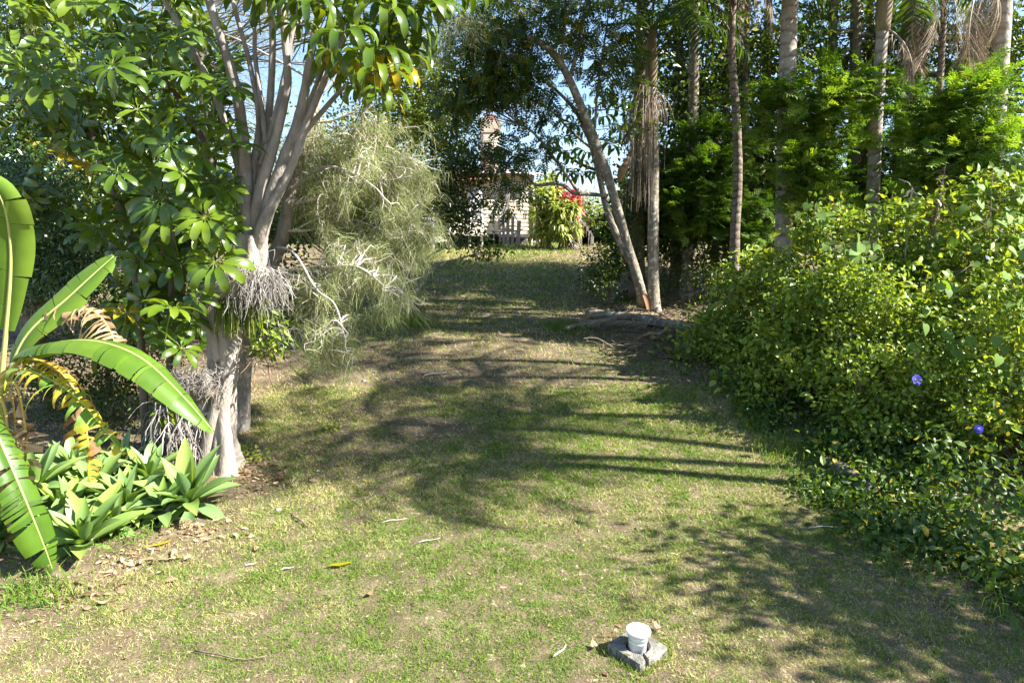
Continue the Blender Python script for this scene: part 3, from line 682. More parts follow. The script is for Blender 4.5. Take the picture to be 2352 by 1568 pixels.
def tree(name, label, cat, trunks, blobs, leaf, bark, n_per, spread, L, Wd, tm=DIA, tw=(.25, .012), group=None, base=None, limb_from=0, fkw={}, sides=9, twmat=None):
    """trunks: list of (world points, radii)"""
    b = np.array(trunks[0][0][0], float); b[2] = gzf(b[0], b[1])
    t = thing(name, label, cat, b, group)
    roots = []
    for k, (pts, rad) in enumerate(trunks):
        g = G(); Cc = tube(g, pts, rad, sides, max(8, len(pts) * 4), wob=.10); roots.append(Cc[len(Cc) // 4:] if k == 0 else Cc)
        part('trunk' if k == 0 else 'limb', g, M[bark], t)
    roots = np.vstack(roots)
    C = cluster_points(blobs)
    g = G(); foliage(g, C, n_per, spread, L, Wd, tm, **fkw); part('foliage', g, M[leaf], t, kind='stuff', smooth=False)
    if tw[0] > 0:
        g = G(); twigs(g, roots, C, tw[0], tw[1])
        if g.V: part('twigs', g, M[twmat or bark], t, kind='stuff')
    return t
def up_from(px, py, Yd, segs, Y2=None):
    """trunk points: foot on the ground under px at distance Yd, then drawing points"""
    p = at(px, py, Yd); foot = np.array([p[0], Yd, gzf(p[0], Yd) - .15])
    pts = [foot]
    for k, (a, b, *yy) in enumerate(segs): pts.append(at(a, b, yy[0] if yy else Yd))
    return pts

# ------------------------------------------------------------------ umbrella tree
UY = 8.1
ub = ground(505, 1070)
UY = float(ub[1])
ut = thing('umbrella_tree', 'multi-stemmed umbrella tree with glossy palmate leaves and pale fused trunk', 'tree', ub)
def U(px, py, dy=0.0): return at(px, py, UY + dy)
g = G()
tube(g, [U(505, 1130), U(505, 1075), U(505, 1000), U(512, 900), U(515, 800), U(525, 720), U(560, 650), U(578, 590), U(583, 540)], [.36, .26, .16, .135, .16, .17, .165, .16, .145], 28, 66, lobes=5, lobe_amp=.22, wob=.07)
part('trunk', g, M['bark_pale'], ut)
for pts, rad in [([U(524, 1125, -.22), U(521, 1085, -.17), U(519, 1020, -.14), U(512, 950, -.12), U(520, 880, -.1), U(538, 800, -.05), U(540, 760, 0)], [.20, .125, .085, .075, .08, .075, .05]),
                 ([U(462, 1125, -.16), U(470, 1085, -.12), U(478, 1010, -.15), U(500, 920, -.18), U(528, 840, -.12), U(530, 790, -.05)], [.17, .11, .075, .055, .06, .04]),
                 ([U(435, 1120, .02), U(447, 1080, -.02), U(455, 1000, -.08), U(468, 930, -.12), U(500, 880, -.1)], [.17, .10, .085, .06, .04]),
                 ([U(492, 1125, -.26), U(495, 1086, -.2), U(497, 1030, -.17), U(500, 960, -.14), U(490, 890, -.1)], [.09, .055, .04, .035, .03]),
                 ([U(430, 935, -.15), U(470, 950, -.18), U(505, 930, -.2), U(530, 860, -.16)], [.02, .022, .03, .03]),
                 ([U(440, 700, -.05), U(465, 735, -.1), U(490, 770, -.12), U(500, 830, -.14)], [.06, .06, .055, .05])]:
    g = G(); tube(g, pts, rad, 9, 22, wob=.10); part('root', g, M['bark_pale'], ut)
stems = [
    ([(583, 560), (560, 430), (553, 390), (497, 227), (437, 105), (378, 0), (340, -70)], [.10, .085, .07, .05, .045, .04, .035], .15),
    ([(580, 560), (566, 450), (563, 370), (546, 224), (518, 122), (480, 0), (460, -80)], [.11, .10, .085, .07, .062, .055, .05], .0),
    ([(585, 555), (580, 420), (595, 280), (574, 150), (539, 20), (520, -60)], [.10, .075, .04, .033, .03, .028], .2),
    ([(588, 555), (598, 440), (606, 350), (619, 245), (626, 105), (620, -60)], [.11, .08, .06, .05, .045, .04], .15),
    ([(588, 560), (596, 450), (630, 330), (652, 240), (661, 175), (650, 35), (646, -60)], [.11, .09, .065, .055, .05, .048, .04], -.15),
    ([(590, 565), (612, 490), (650, 370), (678, 300), (700, 210), (717, 105), (735, 20), (740, -60)], [.12, .10, .075, .07, .062, .055, .045, .04], -.1),
    ([(592, 570), (604, 515), (668, 385), (713, 262), (776, 119), (815, 40)], [.11, .085, .055, .045, .04, .03], -.3),
    ([(600, 380), (625, 300), (654, 175), (682, 10), (690, -60)], [.05, .05, .042, .038, .035], .1),
    ([(640, 400), (668, 335), (696, 308), (762, 231), (800, 190)], [.05, .04, .038, .033, .025], .05),
    ([(610, 330), (598, 220), (585, 110), (590, -20)], [.04, .034, .03, .026], .3),
    ([(660, 380), (690, 300), (712, 230), (745, 150), (770, 60)], [.04, .034, .03, .028, .02], .25)]
for pts, rad, dy in stems:
    g = G(); n = len(pts); P = [U(a, b, dy * min(1, k / 2.5)) for k, (a, b) in enumerate(pts)]
    tube(g, P, np.array(rad) * .82, 10, 6 * n, wob=.10); part('stem', g, M['bark_grey'], ut)
lstems = [([(385, 1010), (388, 900), (392, 760), (395, 560), (392, 490), (370, 420)], [.05, .045, .04, .035, .03, .02], .35),
          ([(330, 980), (322, 760), (300, 560), (266, 455), (241, 402), (217, 332), (208, 280), (200, 200)], [.05, .045, .04, .035, .032, .028, .024, .02], .2),
          ([(400, 880), (412, 700), (440, 560), (480, 430), (500, 330), (505, 260)], [.045, .04, .035, .03, .028, .02], .7),
          ([(340, 640), (360, 480), (330, 330), (280, 180), (245, 105), (190, 40)], [.04, .035, .03, .027, .024, .02], 1.0),
          ([(505, 460), (470, 330), (400, 210), (330, 120), (300, 40)], [.05, .04, .034, .028, .02], .6),
          ([(385, 600), (350, 520), (330, 470), (300, 440)], [.025, .02, .018, .015], .4)]
for pts, rad, dy in lstems:
    g = G(); n = len(pts); P = [U(a, b, dy) for (a, b) in pts]
    if pts[0][1] > 850: P[0] = np.array([P[0][0], P[0][1], gzf(P[0][0], P[0][1]) - .1])
    tube(g, P, rad, 8, 5 * n, wob=.06); part('stem', g, M['bark_brown'], ut)

def palmate(seed, nl, L, droop, wid=.31):
    """umbrella-tree leaf: petiole along -z, leaflets radiating from the hub"""
    r = np.random.default_rng(seed); g = G()
    tube(g, [(0.06 * r.normal(), .06 * r.normal(), -.42), (.02, .0, -.2), (0, 0, 0)], [.0075, .006, .006], 5, 6, t=.9)
    for k in range(nl):
        a = 2 * PI * (k + r.uniform(-.18, .18)) / nl; ll = L * r.uniform(.78, 1.08); w = ll * wid * r.uniform(.9, 1.1)
        st = .24 * ll; ns = 7; V = []; Q = []; d0 = droop * r.uniform(.75, 1.25); up0 = r.uniform(.05, .3)
        er = np.array([math.cos(a), math.sin(a), 0]); es = np.array([-math.sin(a), math.cos(a), 0]); tw = r.uniform(-.25, .25)
        c = np.array([0, 0, 0.0]) + er * st * .96 + np.array([0, 0, up0 * st]); ang = up0
        tube(g, [(0, 0, 0), c * .6 + [0, 0, .004], c], [.0045, .004, .004], 4, 3, t=1.0, cap=False)
        for i in range(ns):
            s = i / (ns - 1); ww = w * .5 * np.interp(s, [0, .12, .35, .65, .86, .97, 1], [.18, .62, .95, 1.0, .78, .34, .02])
            dirv = er * math.cos(ang) + np.array([0, 0, 1]) * math.sin(ang); nv = -er * math.sin(ang) + np.array([0, 0, 1]) * math.cos(ang)
            sd = es * math.cos(tw) + nv * math.sin(tw)
            wv1, wv2 = (r.uniform(-.16, .16) for _ in range(2))
            V += [c - sd * ww + nv * (ww * (.30 + wv1)), c.copy(), c + sd * ww + nv * (ww * (.30 + wv2))]
            c = c + dirv * ll / (ns - 1) * .95; ang -= d0 / (ns - 1) * (1.0 + .5 * s)
        for i in range(ns - 1):
            for e in (0, 1): Q.append([i * 3 + e, i * 3 + e + 1, i * 3 + e + 4, i * 3 + e + 3])
        g.quads(V, Q, r.uniform(.1, 1))
    return g
PALM = [mesh_of('umbrella_leaf', palmate(20 + k, (11, 9, 12, 10, 8, 10)[k], (.31, .28, .33, .30, .24, .27)[k], (1.0, .8, 1.15, 1.35, .7, .95)[k]), M['scheff']) for k in range(6)]
DROOP = [mesh_of('umbrella_leaf_drooping', palmate(40 + k, (10, 11, 9)[k], (.44, .40, .46)[k], (1.9, 1.6, 2.1)[k], .205), M['scheff']) for k in range(3)]
YPALM = [mesh_of('umbrella_leaf_yellow', palmate(60 + k, (8, 10)[k], (.30, .40)[k], (.8, 1.9)[k], .28), M['scheff_yellow']) for k in range(2)]
leaf_tips = np.array([U(a, b, d) for pts, rad, d in stems + lstems for (a, b) in pts[-2:]])
nleaf = 0
def put_leaf(me, P, N, s, name='leaf'):
    global nleaf
    nleaf += 1
    N = nrm(N); ref = nrm(rng.normal(size=3)); B = basis(np.cross(N, ref), N)
    return placed(name, me, ut, P, B * s * 1.2)
front = [(116, 201, 1.0), (161, 116, .9), (256, 151, .85), (308, 180, 1.0), (35, 119, .9), (60, 165, .8), (100, 165, .8), (270, 396, .8), (371, 455, 1.0), (387, 506, 1.0), (389, 333, .8),
         (444, 290, .8), (490, 424, .95), (511, 528, .85), (255, 360, .7), (399, 252, .75), (315, 252, .7), (196, 242, .6), (542, 336, .8), (413, 606, 1.05), (492, 604, .9), (325, 599, .85),
         (330, 690, .8), (395, 708, .95), (430, 735, .75), (416, 800, .8), (305, 735, .7), (455, 690, .6), (370, 770, .7), (520, 440, .8), (300, 500, .7), (460, 360, .8), (345, 300, .8), (360, 400, .75),
         (225, 20, .9), (180, 5, .9), (240, 80, .7), (330, 60, .8), (400, 90, .8), (285, 100, .7), (450, 540, .7), (350, 560, .7), (470, 500, .8), (420, 400, .8), (505, 210, .8), (530, 300, .75), (480, 190, .8), (440, 180, .8)]
for (px, py, s) in front:
    P = U(px, py, rng.uniform(-.9, -.15)); put_leaf(PALM[nleaf % 6], P, np.array([.25, -.62, .72]) + rng.normal(size=3) * .25, s)
for (px, py) in [(150, 360), (208, 378), (170, 372), (290, 720)]:
    P = U(px, py, rng.uniform(-.6, -.2)); put_leaf(YPALM[0], P, np.array([.2, -.3, .8]) + rng.normal(size=3) * .35, .62)
droops = [(752, 28, 1), (808, 70, 1), (927, 35, 1.05), (880, 10, 1), (980, 7, .9), (860, 115, .95), (790, 75, .85), (905, 95, 1), (940, 60, 1), (845, 45, .9), (700, 5, .9), (600, -25, .95), (1010, -30, .9), (950, -40, 1),
          (820, -40, 1), (740, -40, .9), (870, 165, .85), (800, 165, .85), (920, 130, .9), (880, 205, .8), (835, 205, .75), (560, -40, .9), (690, 60, .7), (1040, -50, .9), (770, 130, .8), (960, 20, 1.1)]
for k, (px, py, s) in enumerate(droops):
    P = U(px, py, rng.uniform(-.9, .3)); put_leaf(DROOP[k % 3], P, np.array([.15, -.1, 1]) + rng.normal(size=3) * .18, s)
for (px, py) in [(790, 140), (612, -52), (905, 170), (880, 130), (815, 145)]:  # yellow leaf colour stands in for sun shining through from behind
    P = U(px, py, rng.uniform(-.2, .3)); put_leaf(YPALM[1], P, np.array([.1, -.1, 1]) + rng.normal(size=3) * .15, .85)
for k in range(165):      # the body of the crown
    px, py = rng.uniform(20, 560), rng.uniform(-40, 800)
    if px > 520 and py > 560: continue
    if py > 560 and px < 200: continue
    if 430 < px < 580 and py < 120 and rng.random() < .6: continue
    P = U(px, py, rng.uniform(.0, 1.5)); put_leaf(PALM[k % 6], P, np.array([.25, -.3, .8]) + rng.normal(size=3) * .45, rng.uniform(.7, 1.0))
for k in range(40):       # crown above the picture
    P = U(rng.uniform(0, 1000), rng.uniform(-380, -90), rng.uniform(-1, 1.4)); put_leaf(DROOP[k % 3] if k % 2 else PALM[k % 6], P, np.array([.1, -.1, 1]) + rng.normal(size=3) * .35, rng.uniform(.8, 1.1))

# epiphytes and old nests on the trunk
def strands(g, P0, n, L, spread, r, down=1.0, out=None, tint=(0, 1), sides=3, k=5, curl=.25):
    P0 = np.asarray(P0, float)
    for i in range(n):
        p = P0[i % len(P0)] + rng.normal(size=3) * spread; l = L * rng.uniform(.5, 1.25)
        d = nrm(rng.normal(size=3) * .8 + (out if out is not None else 0) + [0, 0, .3]); pts = [p]
        for s in range(k - 1):
            d = nrm(d + np.array([0, 0, -down]) * .55 + rng.normal(size=3) * curl); pts.append(pts[-1] + d * l / (k - 1))
        tube(g, pts, np.linspace(r, r * .45, k), sides, k, t=rng.uniform(*tint), cap=False)
nb_ = U(585, 640, -.2)
nest = thing('dead_fern', 'grey dead fern mass draped round the neck of the umbrella tree trunk', 'dead fern', nb_)
g = G(); strands(g, [U(a, b, c) for a, b, c in ((540, 640, -.25), (570, 625, -.3), (600, 622, -.3), (625, 635, -.25), (610, 650, -.25), (555, 660, -.22), (590, 650, -.3))], 520, .36, .07, .0042, down=1.5, out=np.array([.35, -.45, .15]), curl=.38)
part('dry_strands', g, M['thatch'], nest, kind='stuff')
g = G(); tube(g, [U(455, 680, 0), U(490, 672, -.12), U(540, 655, -.16), U(585, 640, -.15), U(620, 640, -.05)], [.05, .15, .19, .18, .09], 12, 18, wob=.3); part('root_mass', g, M['bark_grey'], nest)
g = G(); strands(g, [U(a, 668, -.16) for a in (470, 490, 510, 530)], 60, .28, .05, .009, down=.5, out=np.array([-.2, -.3, -.2])); part('dry_frond', g, M['frond_dead'], nest, kind='stuff')
fs = thing('tassel_fern', 'hanging yellow-green strap fern strands below the grey dead fern', 'fern', U(560, 700, -.25))
g = G(); strands(g, [U(a, 690 + 6 * (k % 2), -.27) for k, a in enumerate(range(512, 602, 7))], 210, .34, .03, .0075, down=2.4, out=np.array([0, -.35, -.4]), curl=.06); part('strands', g, M['fern_strand'], fs, kind='stuff')
n2 = thing('nest_fern', 'round grey dry nest fern on the pale lower trunk', 'dead fern', U(455, 880, -.3))
g = G(); strands(g, [U(a, b, -.26) for a, b in ((420, 870), (440, 862), (460, 868), (480, 872), (500, 870), (430, 885), (470, 888))], 380, .26, .06, .004, down=.5, out=np.array([0, -.35, .1]), curl=.75); part('dry_strands', g, M['thatch'], n2, kind='stuff')
g = G(); tube(g, [U(415, 880, -.1), U(440, 895, -.22), U(475, 900, -.24), U(505, 890, -.15)], [.06, .12, .12, .06], 10, 12, wob=.3); part('root_mass', g, M['bark_brown'], n2)
sg = thing('staghorn_fern', 'large grey skirt of dead staghorn fronds left of the roots', 'dead fern', ground(395, 1075))
g = G(); strands(g, [U(a, b, c) for a, b, c in ((370, 950, -.1), (390, 940, -.2), (410, 945, -.2), (430, 965, -.15), (365, 990, -.1), (400, 990, -.28), (420, 1000, -.25))], 420, .44, .07, .008, down=1.9, out=np.array([-.05, -.4, 0]), curl=.42); part('dead_fronds', g, M['thatch'], sg, kind='stuff')
g = G(); tube(g, [U(400, 1090, .05), U(398, 1020, .02), U(395, 950, .05), U(395, 925, .1)], [.22, .2, .16, .08], 12, 14, wob=.2); part('shield', g, M['bark_brown'], sg)
g = G(); Pq = np.array([U(375 + 20 * rng.random(), 935 + 20 * rng.random(), -.25) for _ in range(9)]); scatter(g, OVAL, Pq, nrm(rng.normal(size=(9, 3)) + [-.3, -.5, -.3]), nrm(rng.normal(size=(9, 3)) * .4 + [0, 0, 1]), .2, .07, rng.random(9)); part('green_frond', g, M['fern_strand'], sg, kind='stuff')
ep = thing('trunk_orchid', 'leafy green epiphyte with brown roots on the far side of the trunk', 'epiphyte', U(610, 790, .1))
g = G(); C = np.array([U(585 + 75 * rng.random(), 715 + 100 * rng.random(), rng.uniform(-.2, .2)) for _ in range(34)]); foliage(g, C, 6, .06, .11, .045, OVAL, tint=(.1, .9)); part('leaves', g, M['leaf_shrub'], ep, kind='stuff')
g = G(); strands(g, [U(590, 830, 0), U(610, 820, 0), U(630, 800, 0)], 26, .38, .05, .006, down=.8, out=np.array([.5, -.1, 0])); part('aerial_roots', g, M['litter'], ep, kind='stuff')
g = G(); strands(g, [U(620, 735, 0), U(640, 760, 0), U(650, 780, 0)], 26, .28, .07, .004, down=.6, out=np.array([.8, -.1, 0])); part('dry_stems', g, M['thatch'], ep, kind='stuff')

# ------------------------------------------------------------------ banana
def banana_leaf(parent, pts, wid, mat, rib, hangL=1.0, hangR=1.0, hsL=1.0, hsR=1.0, start=.14, splits=26, gap=.25, ragged=.12, seed=1, foldL=1.2, foldR=1.2, name='leaf', tintr=(.2, .8), ribr=.012, sideref=None, label=None, crumple=0.0):
    """pts: world midrib. Blade halves hang to each side of it, torn into strips."""
    r = np.random.default_rng(seed); n = 60; C = catmull(pts, n); T = nrm(np.gradient(C, axis=0))
    upv = np.array([0, 0, 1.0]); sd = nrm(np.cross(T, upv if sideref is None else np.asarray(sideref, float))); 
    sd[np.isnan(sd).any(1)] = [1, 0, 0]; nv = nrm(np.cross(sd, T))
    g = G()
    for s_, hs, fold in ((-1, hsL, foldL), (1, hsR, foldR)):
        if hs <= 0: continue
        cuts = np.sort(np.concatenate([[start, 1.0], start + (1 - start) * r.random(splits)]))
        for a, b in zip(cuts[:-1], cuts[1:]):
            if b - a < .006: continue
            rg = 1 + ragged * (r.random() - .5) * 2; ne = int(max(3, math.ceil((b - a) * 34)))
            fd = fold + r.normal() * .16 * (.4 + gap); tn = r.uniform(*tintr); V = []; Q = []; cols = 6; shift = r.normal() * .02 * (1 + 4 * gap) + .16
            k0, k1 = a * (n - 1), (b - (b - a) * gap * .15) * (n - 1)
            cr_ = r.normal(size=(2, cols)) * crumple
            for e, kk in enumerate(np.linspace(k0, k1, ne)):
                i0 = int(min(kk, n - 2)); f = kk - i0; c = C[i0] * (1 - f) + C[i0 + 1] * f; tt, ss, nn = T[i0], sd[i0] * s_, nv[i0]
                p = c.copy(); ang = .25; ps = (kk / (n - 1) - start) / (1 - start)
                lw = wid * hs * rg * (math.sin(PI * min(.995, max(.03, ps * .93 + .06))) ** .55)
                conv = (e / (ne - 1) - .5) * gap * .6 * (b - a) * np.linalg.norm(C[-1] - C[0])
                for q in range(cols):
                    V.append(p - tt * conv * q / cols); ang2 = ang - fd * (q / (cols - 1)) ** 1.0
                    dv = ss * math.cos(ang2) + nn * math.sin(ang2) + np.array([0, 0, -1]) * .25 * fd * q / cols + tt * shift
                    dv = nrm(dv) + (ss * cr_[0, q] + nn * cr_[1, q])
                    p = p + dv * lw / (cols - 1)
            for e in range(ne - 1):
                for q in range(cols - 1): Q.append([e * cols + q, e * cols + q + 1, (e + 1) * cols + q + 1, (e + 1) * cols + q])
            tt_ = np.tile(np.clip(tn + np.linspace(-.08, .16, cols), 0, 1), ne)
            g.quads(V, Q, tt_)
    lf = part(name, g, M[mat], parent, label=label)
    g = G(); tube(g, catmull(pts, 14), np.linspace(ribr * 1.8, ribr * .3, 14), 7, 40); part('midrib', g, M[rib], lf)
    return lf
BY = 6.0
bb = np.array([at(-30, 1200, BY)[0], BY, 0]); bb[2] = gzf(bb[0], BY)
ban = thing('banana_plant', 'banana plant with torn green, yellowing and dead brown leaves', 'banana plant', bb)
def Bp(px, py, dy=0): return at(px, py, BY + dy)
g = G(); tube(g, [bb - [0, 0, .1], Bp(-25, 1150), Bp(-15, 1000), Bp(-8, 900)], [.11, .10, .08, .055], 12, 16, wob=.06); part('stem', g, M['banana_rib'], ban)
banana_leaf(ban, [Bp(-6, 960), Bp(10, 800, -.05), Bp(24, 640, -.1), Bp(22, 540, -.15), Bp(2, 455, -.25), Bp(-45, 400, -.3)], .20, 'banana', 'banana_rib', start=.25, splits=4, gap=.04, hsL=1, hsR=1, foldL=.5, foldR=.9, seed=3, sideref=(.1, -1, .15), tintr=(.35, .75), ribr=.014)
banana_leaf(ban, [Bp(-10, 1000), Bp(15, 880, .05), Bp(62, 770, .1), Bp(150, 690, .2), Bp(215, 630, .3), Bp(262, 588, .38)], .18, 'banana', 'banana_rib', start=.28, splits=7, gap=.05, foldL=.5, foldR=1.0, seed=4, sideref=(-.3, -.8, .5), tintr=(.3, .7), ribr=.013)
banana_leaf(ban, [Bp(-5, 900), Bp(40, 830, 0), Bp(95, 795, -.1), Bp(210, 783, -.3), Bp(320, 820, -.5), Bp(415, 905, -.6), Bp(490, 990, -.6)], .26, 'banana', 'banana_rib', start=.16, splits=22, gap=.06, foldL=2.0, foldR=1.3, hsL=1.0, hsR=1.0, seed=5, ragged=.05, tintr=(.15, .5), ribr=.011)
banana_leaf(ban, [Bp(-10, 880), Bp(30, 848, -.2), Bp(95, 862, -.35), Bp(180, 918, -.5), Bp(285, 1045, -.6)],   .27, 'banana_yellow', 'banana_rib_yellow', start=.22, splits=34, gap=1.2, foldL=2.2, foldR=2.2, seed=6, ragged=.5, tintr=(.0, .7), ribr=.009)
banana_leaf(ban, [Bp(0, 860, .1), Bp(50, 825, .1), Bp(110, 838, .05), Bp(160, 878, 0), Bp(185, 930, 0), Bp(202, 1010, -.05), Bp(206, 1110, -.05)], .22, 'banana_yellow', 'banana_rib_yellow', start=.18, splits=26, gap=1.2, foldL=2.2, foldR=2.2, seed=7, ragged=.5, tintr=(.3, .9), ribr=.008)
banana_leaf(ban, [Bp(-60, 900, -.4), Bp(-25, 960, -.5), Bp(8, 1030, -.6), Bp(55, 1140, -.65), Bp(100, 1250, -.6), Bp(122, 1312, -.55)], .21, 'banana', 'banana_rib', start=.1, splits=26, gap=.5, foldL=1.2, foldR=1.6, hsL=1.0, hsR=1.0, seed=8, ragged=.12, sideref=(.95, -.3, .25), tintr=(.0, .3), ribr=.009)
banana_leaf(ban, [Bp(20, 880, .3), Bp(70, 780, .3), Bp(140, 712, .25), Bp(215, 715, .2), Bp(258, 770, .15), Bp(264, 830, .15)], .28, 'banana_dead', 'banana_rib_yellow', start=.2, splits=34, gap=1.6, foldL=2.2, foldR=2.2, seed=9, ragged=.4, crumple=.25, tintr=(.1, .9), ribr=.008, label='brown dead banana leaf curled in an arch')
for k, (pts, w) in enumerate([([(0, 890), (35, 880), (52, 945), (60, 1010), (58, 1090), (45, 1140)], .16), ([(-10, 900), (12, 940), (20, 1040), (25, 1150), (30, 1260), (20, 1330)], .2), ([(-15, 930), (0, 1000), (5, 1100), (2, 1200)], .22), ([(-5, 870), (25, 900), (35, 980), (42, 1060)], .12), ([(-20, 1000), (-5, 1120), (10, 1250), (5, 1340)], .18)]):
    banana_leaf(ban, [Bp(a, b, -.25 + .12 * k) for a, b in pts], w, 'banana_dead', 'banana_rib_yellow', start=.3, splits=16, gap=1.4, foldL=2.4, foldR=2.4, seed=20 + k, ragged=.6, crumple=.4, tintr=(.2, 1), ribr=.008, label='brown dead banana leaf hanging down the stem')

# ------------------------------------------------------------------ agaves
def agave_leaf(L, Wd, droop, seed):
    r = np.random.default_rng(seed); g = G(); ns = 10; V = []; Q = []; c = np.zeros(3); ang = .12
    for i in range(ns):
        s = i / (ns - 1); w = Wd * .5 * (np.interp(s, [0, .08, .25, .45, .65, .84, .95, 1], [.52, .42, .66, 1, .86, .44, .15, .01]))
        d = np.array([0, math.cos(ang), math.sin(ang)]); nv = np.array([0, -math.sin(ang), math.cos(ang)])
        ed = .42 * w * (1 - .5 * s)
        V += [c - [w, 0, 0] + nv * ed, c - np.array([w * .5, 0, 0]) + nv * ed * .25, c, c + np.array([w * .5, 0, 0]) + nv * ed * .25, c + np.array([w, 0, 0]) + nv * ed]
        c = c + d * L / (ns - 1); ang -= droop / (ns - 1) * (.4 + 1.2 * s)
    for i in range(ns - 1):
        for e in range(4): Q.append([i * 5 + e, i * 5 + e + 1, i * 5 + e + 6, i * 5 + e + 5])
    V = np.array(V); n0 = len(V); W2 = V.copy(); W2[:, 2] -= np.repeat(np.linspace(.016, .001, ns), 5)
    Q2 = [[a + n0, d_ + n0, c_ + n0, b + n0] for a, b, c_, d_ in Q]
    tt = np.repeat(np.linspace(.25, .8, ns), 5)
    g.quads(np.vstack([V, W2]), Q + Q2, np.concatenate([tt, tt])); return g
AG = [mesh_of('agave_leaf', agave_leaf(.46, .14, .55, 1), M['agave']), mesh_of('agave_leaf', agave_leaf(.42, .125, .95, 2), M['agave']), mesh_of('agave_leaf', agave_leaf(.36, .10, .25, 3), M['agave']), mesh_of('agave_leaf', agave_leaf(.22, .06, .05, 4), M['agave'])]
ags = [(196, 1240, 6.0, 1.0, 'green agave rosette nearest the lawn beside the banana leaf tip'), (436, 1145, 6.75, 1.05, 'largest pale green agave rosette at the corner of the bed near the roots'), (292, 1150, 6.6, .8, 'agave rosette between the corner agave and the nearest agave'),
       (152, 1178, 6.4, .85, 'agave rosette directly behind the nearest agave'), (84, 1112, 6.6, .95, 'agave rosette beside the dead banana leaves'), (226, 1120, 7.0, .9, 'agave rosette under the yellow hanging banana leaf'),
       (344, 1095, 7.3, .85, 'agave rosette in front of the grey staghorn skirt'), (10, 1225, 5.9, .8, 'agave rosette half hidden by hanging green banana leaf'), (265, 1190, 6.3, .7, 'small agave rosette wedged behind the nearest one'), (120, 1235, 6.15, .7, 'agave rosette crowded against the banana plant'), (165, 1075, 7.2, .8, 'agave rosette at the back of the bed in shade'), (290, 1065, 7.7, .75, 'hindmost agave rosette left of the staghorn skirt'), (375, 1165, 6.6, .7, 'small agave rosette tucked against the largest one')]
for k, (px, py, Yd, s, lab) in enumerate(ags):
    P = at(px, py, Yd); zg = gzf(P[0], P[1]); base = np.array([P[0], P[1], zg])
    t = thing('agave', lab, 'agave', base, 'agaves in the bed')
    g = G(); tube(g, [base - [0, 0, .05], (base + P) / 2 + [.02, .02, 0], P + [0, 0, .02]], [.05, .05, .035], 8, 6, wob=.3); part('stem', g, M['bark_grey'], t)
    n = 27 if s > .75 else 20; tilt = rotx(.30 + rng.normal() * .12) @ roty(rng.normal() * .15)
    for i in range(n):
        u = i / (n - 1); az = i * 2.39996 + k; el = math.radians(np.interp(u, [0, .35, .75, 1], [-22, 18, 52, 84])) + rng.normal() * .08
        Mx = tilt @ rotz(az) @ rotx(el); m = 3 if u > .9 else 2 if u > .72 else (1 if u < .35 else 0)
        placed('leaf', AG[m], t, P + Mx @ np.array([0, .015, 0]) - [0, 0, .06 * (1 - u)], Mx * s * 1.26 * rng.uniform(.88, 1.1))
    g = G()
    strands(g, [P - [0, 0, .08]], 14, .22 * s, .03, .008, down=1.5, out=np.array([0, -.5, -.3])); part('dead_leaves', g, M['litter'], t, kind='stuff')

# ------------------------------------------------------------------ she-oak behind the umbrella tree
oy = 9.4
so_base = ground(548, 985); oy = float(so_base[1])
so = thing('she_oak', 'wispy grey-green she-oak with drooping needles and bare pale twigs', 'tree', so_base)
def O(px, py, dy=0): return at(px, py, oy + dy)
g = G(); tube(g, [so_base - [0, 0, .1], O(550, 900), O(560, 790), O(585, 690), O(625, 600), O(650, 540), O(668, 440), O(690, 370, .1), O(715, 290, .2), O(730, 210, .3), O(742, 120, .4), O(760, 20, .5), O(770, -120, .6)], [.155, .14, .13, .12, .10, .09, .085, .075, .065, .055, .045, .035, .02], 10, 50, wob=.12)
part('trunk', g, M['bark_grey'], so)
limbs = [[(610, 640), (680, 622, -.3), (730, 615, -.5), (760, 612, -.7), (830, 632, -.9), (890, 660, -1.0)], [(650, 540), (720, 530, 0), (800, 520, .1), (880, 540, .1), (950, 560, .2)], [(660, 470), (730, 450, -.2), (800, 430, -.3), (870, 400, -.4), (940, 410, -.4)],
         [(690, 370, .1), (760, 340, 0), (830, 310, 0), (880, 330, -.1), (950, 370, -.1)], [(715, 290, .2), (760, 270, .2), (820, 255, .1), (870, 280, .1)], [(640, 570), (690, 590, -.6), (740, 640, -1.0), (770, 700, -1.2), (790, 780, -1.3)], [(668, 440), (710, 400, -.5), (760, 380, -.8), (820, 400, -1.0), (860, 450, -1.1)],
         [(610, 640), (650, 650, -.2), (700, 680, -.7), (720, 740, -.9)], [(730, 210, .3), (800, 160, .4), (900, 110, .5), (1000, 80, .7)], [(742, 120, .4), (700, 60, .6), (640, 20, .8), (560, -10, 1.2)], [(730, 200, .3), (640, 150, .9), (520, 90, 1.4), (430, 60, 1.8)]]
ends = []; lg = []
for L_ in limbs:
    P = [O(a[0], a[1], a[2] if len(a) > 2 else 0) for a in L_]; g = G()
    P = [p_ + rng.normal(size=3) * .05 for p_ in P]; Cc = tube(g, P, np.linspace(.020, .006, len(P)), 6, 5 * len(P), wob=.3); part('limb', g, M['twig_pale'], so); lg.append(Cc)
g = G(); tips = []
blobs = [(780, 330, oy, 90, 60, .7, 16), (860, 400, oy - .2, 110, 80, .9, 34), (750, 470, oy, 70, 80, .7, 22), (925, 470, oy, 75, 70, .8, 24), (820, 570, oy - .3, 110, 45, .8, 26), (690, 300, oy + .2, 40, 50, .4, 8), (960, 380, oy, 40, 50, .4, 8), (980, 520, oy, 30, 50, .4, 8), (860, 285, oy, 60, 30, .5, 9), (740, 680, oy - .7, 75, 70, .5, 34), (760, 770, oy - 1.0, 60, 55, .35, 22), (880, 640, oy - .5, 60, 55, .5, 20), (700, 420, oy + .2, 45, 90, .5, 18), (930, 560, oy, 60, 60, .6, 16), (905, 700, oy - .9, 25, 45, .2, 7)]
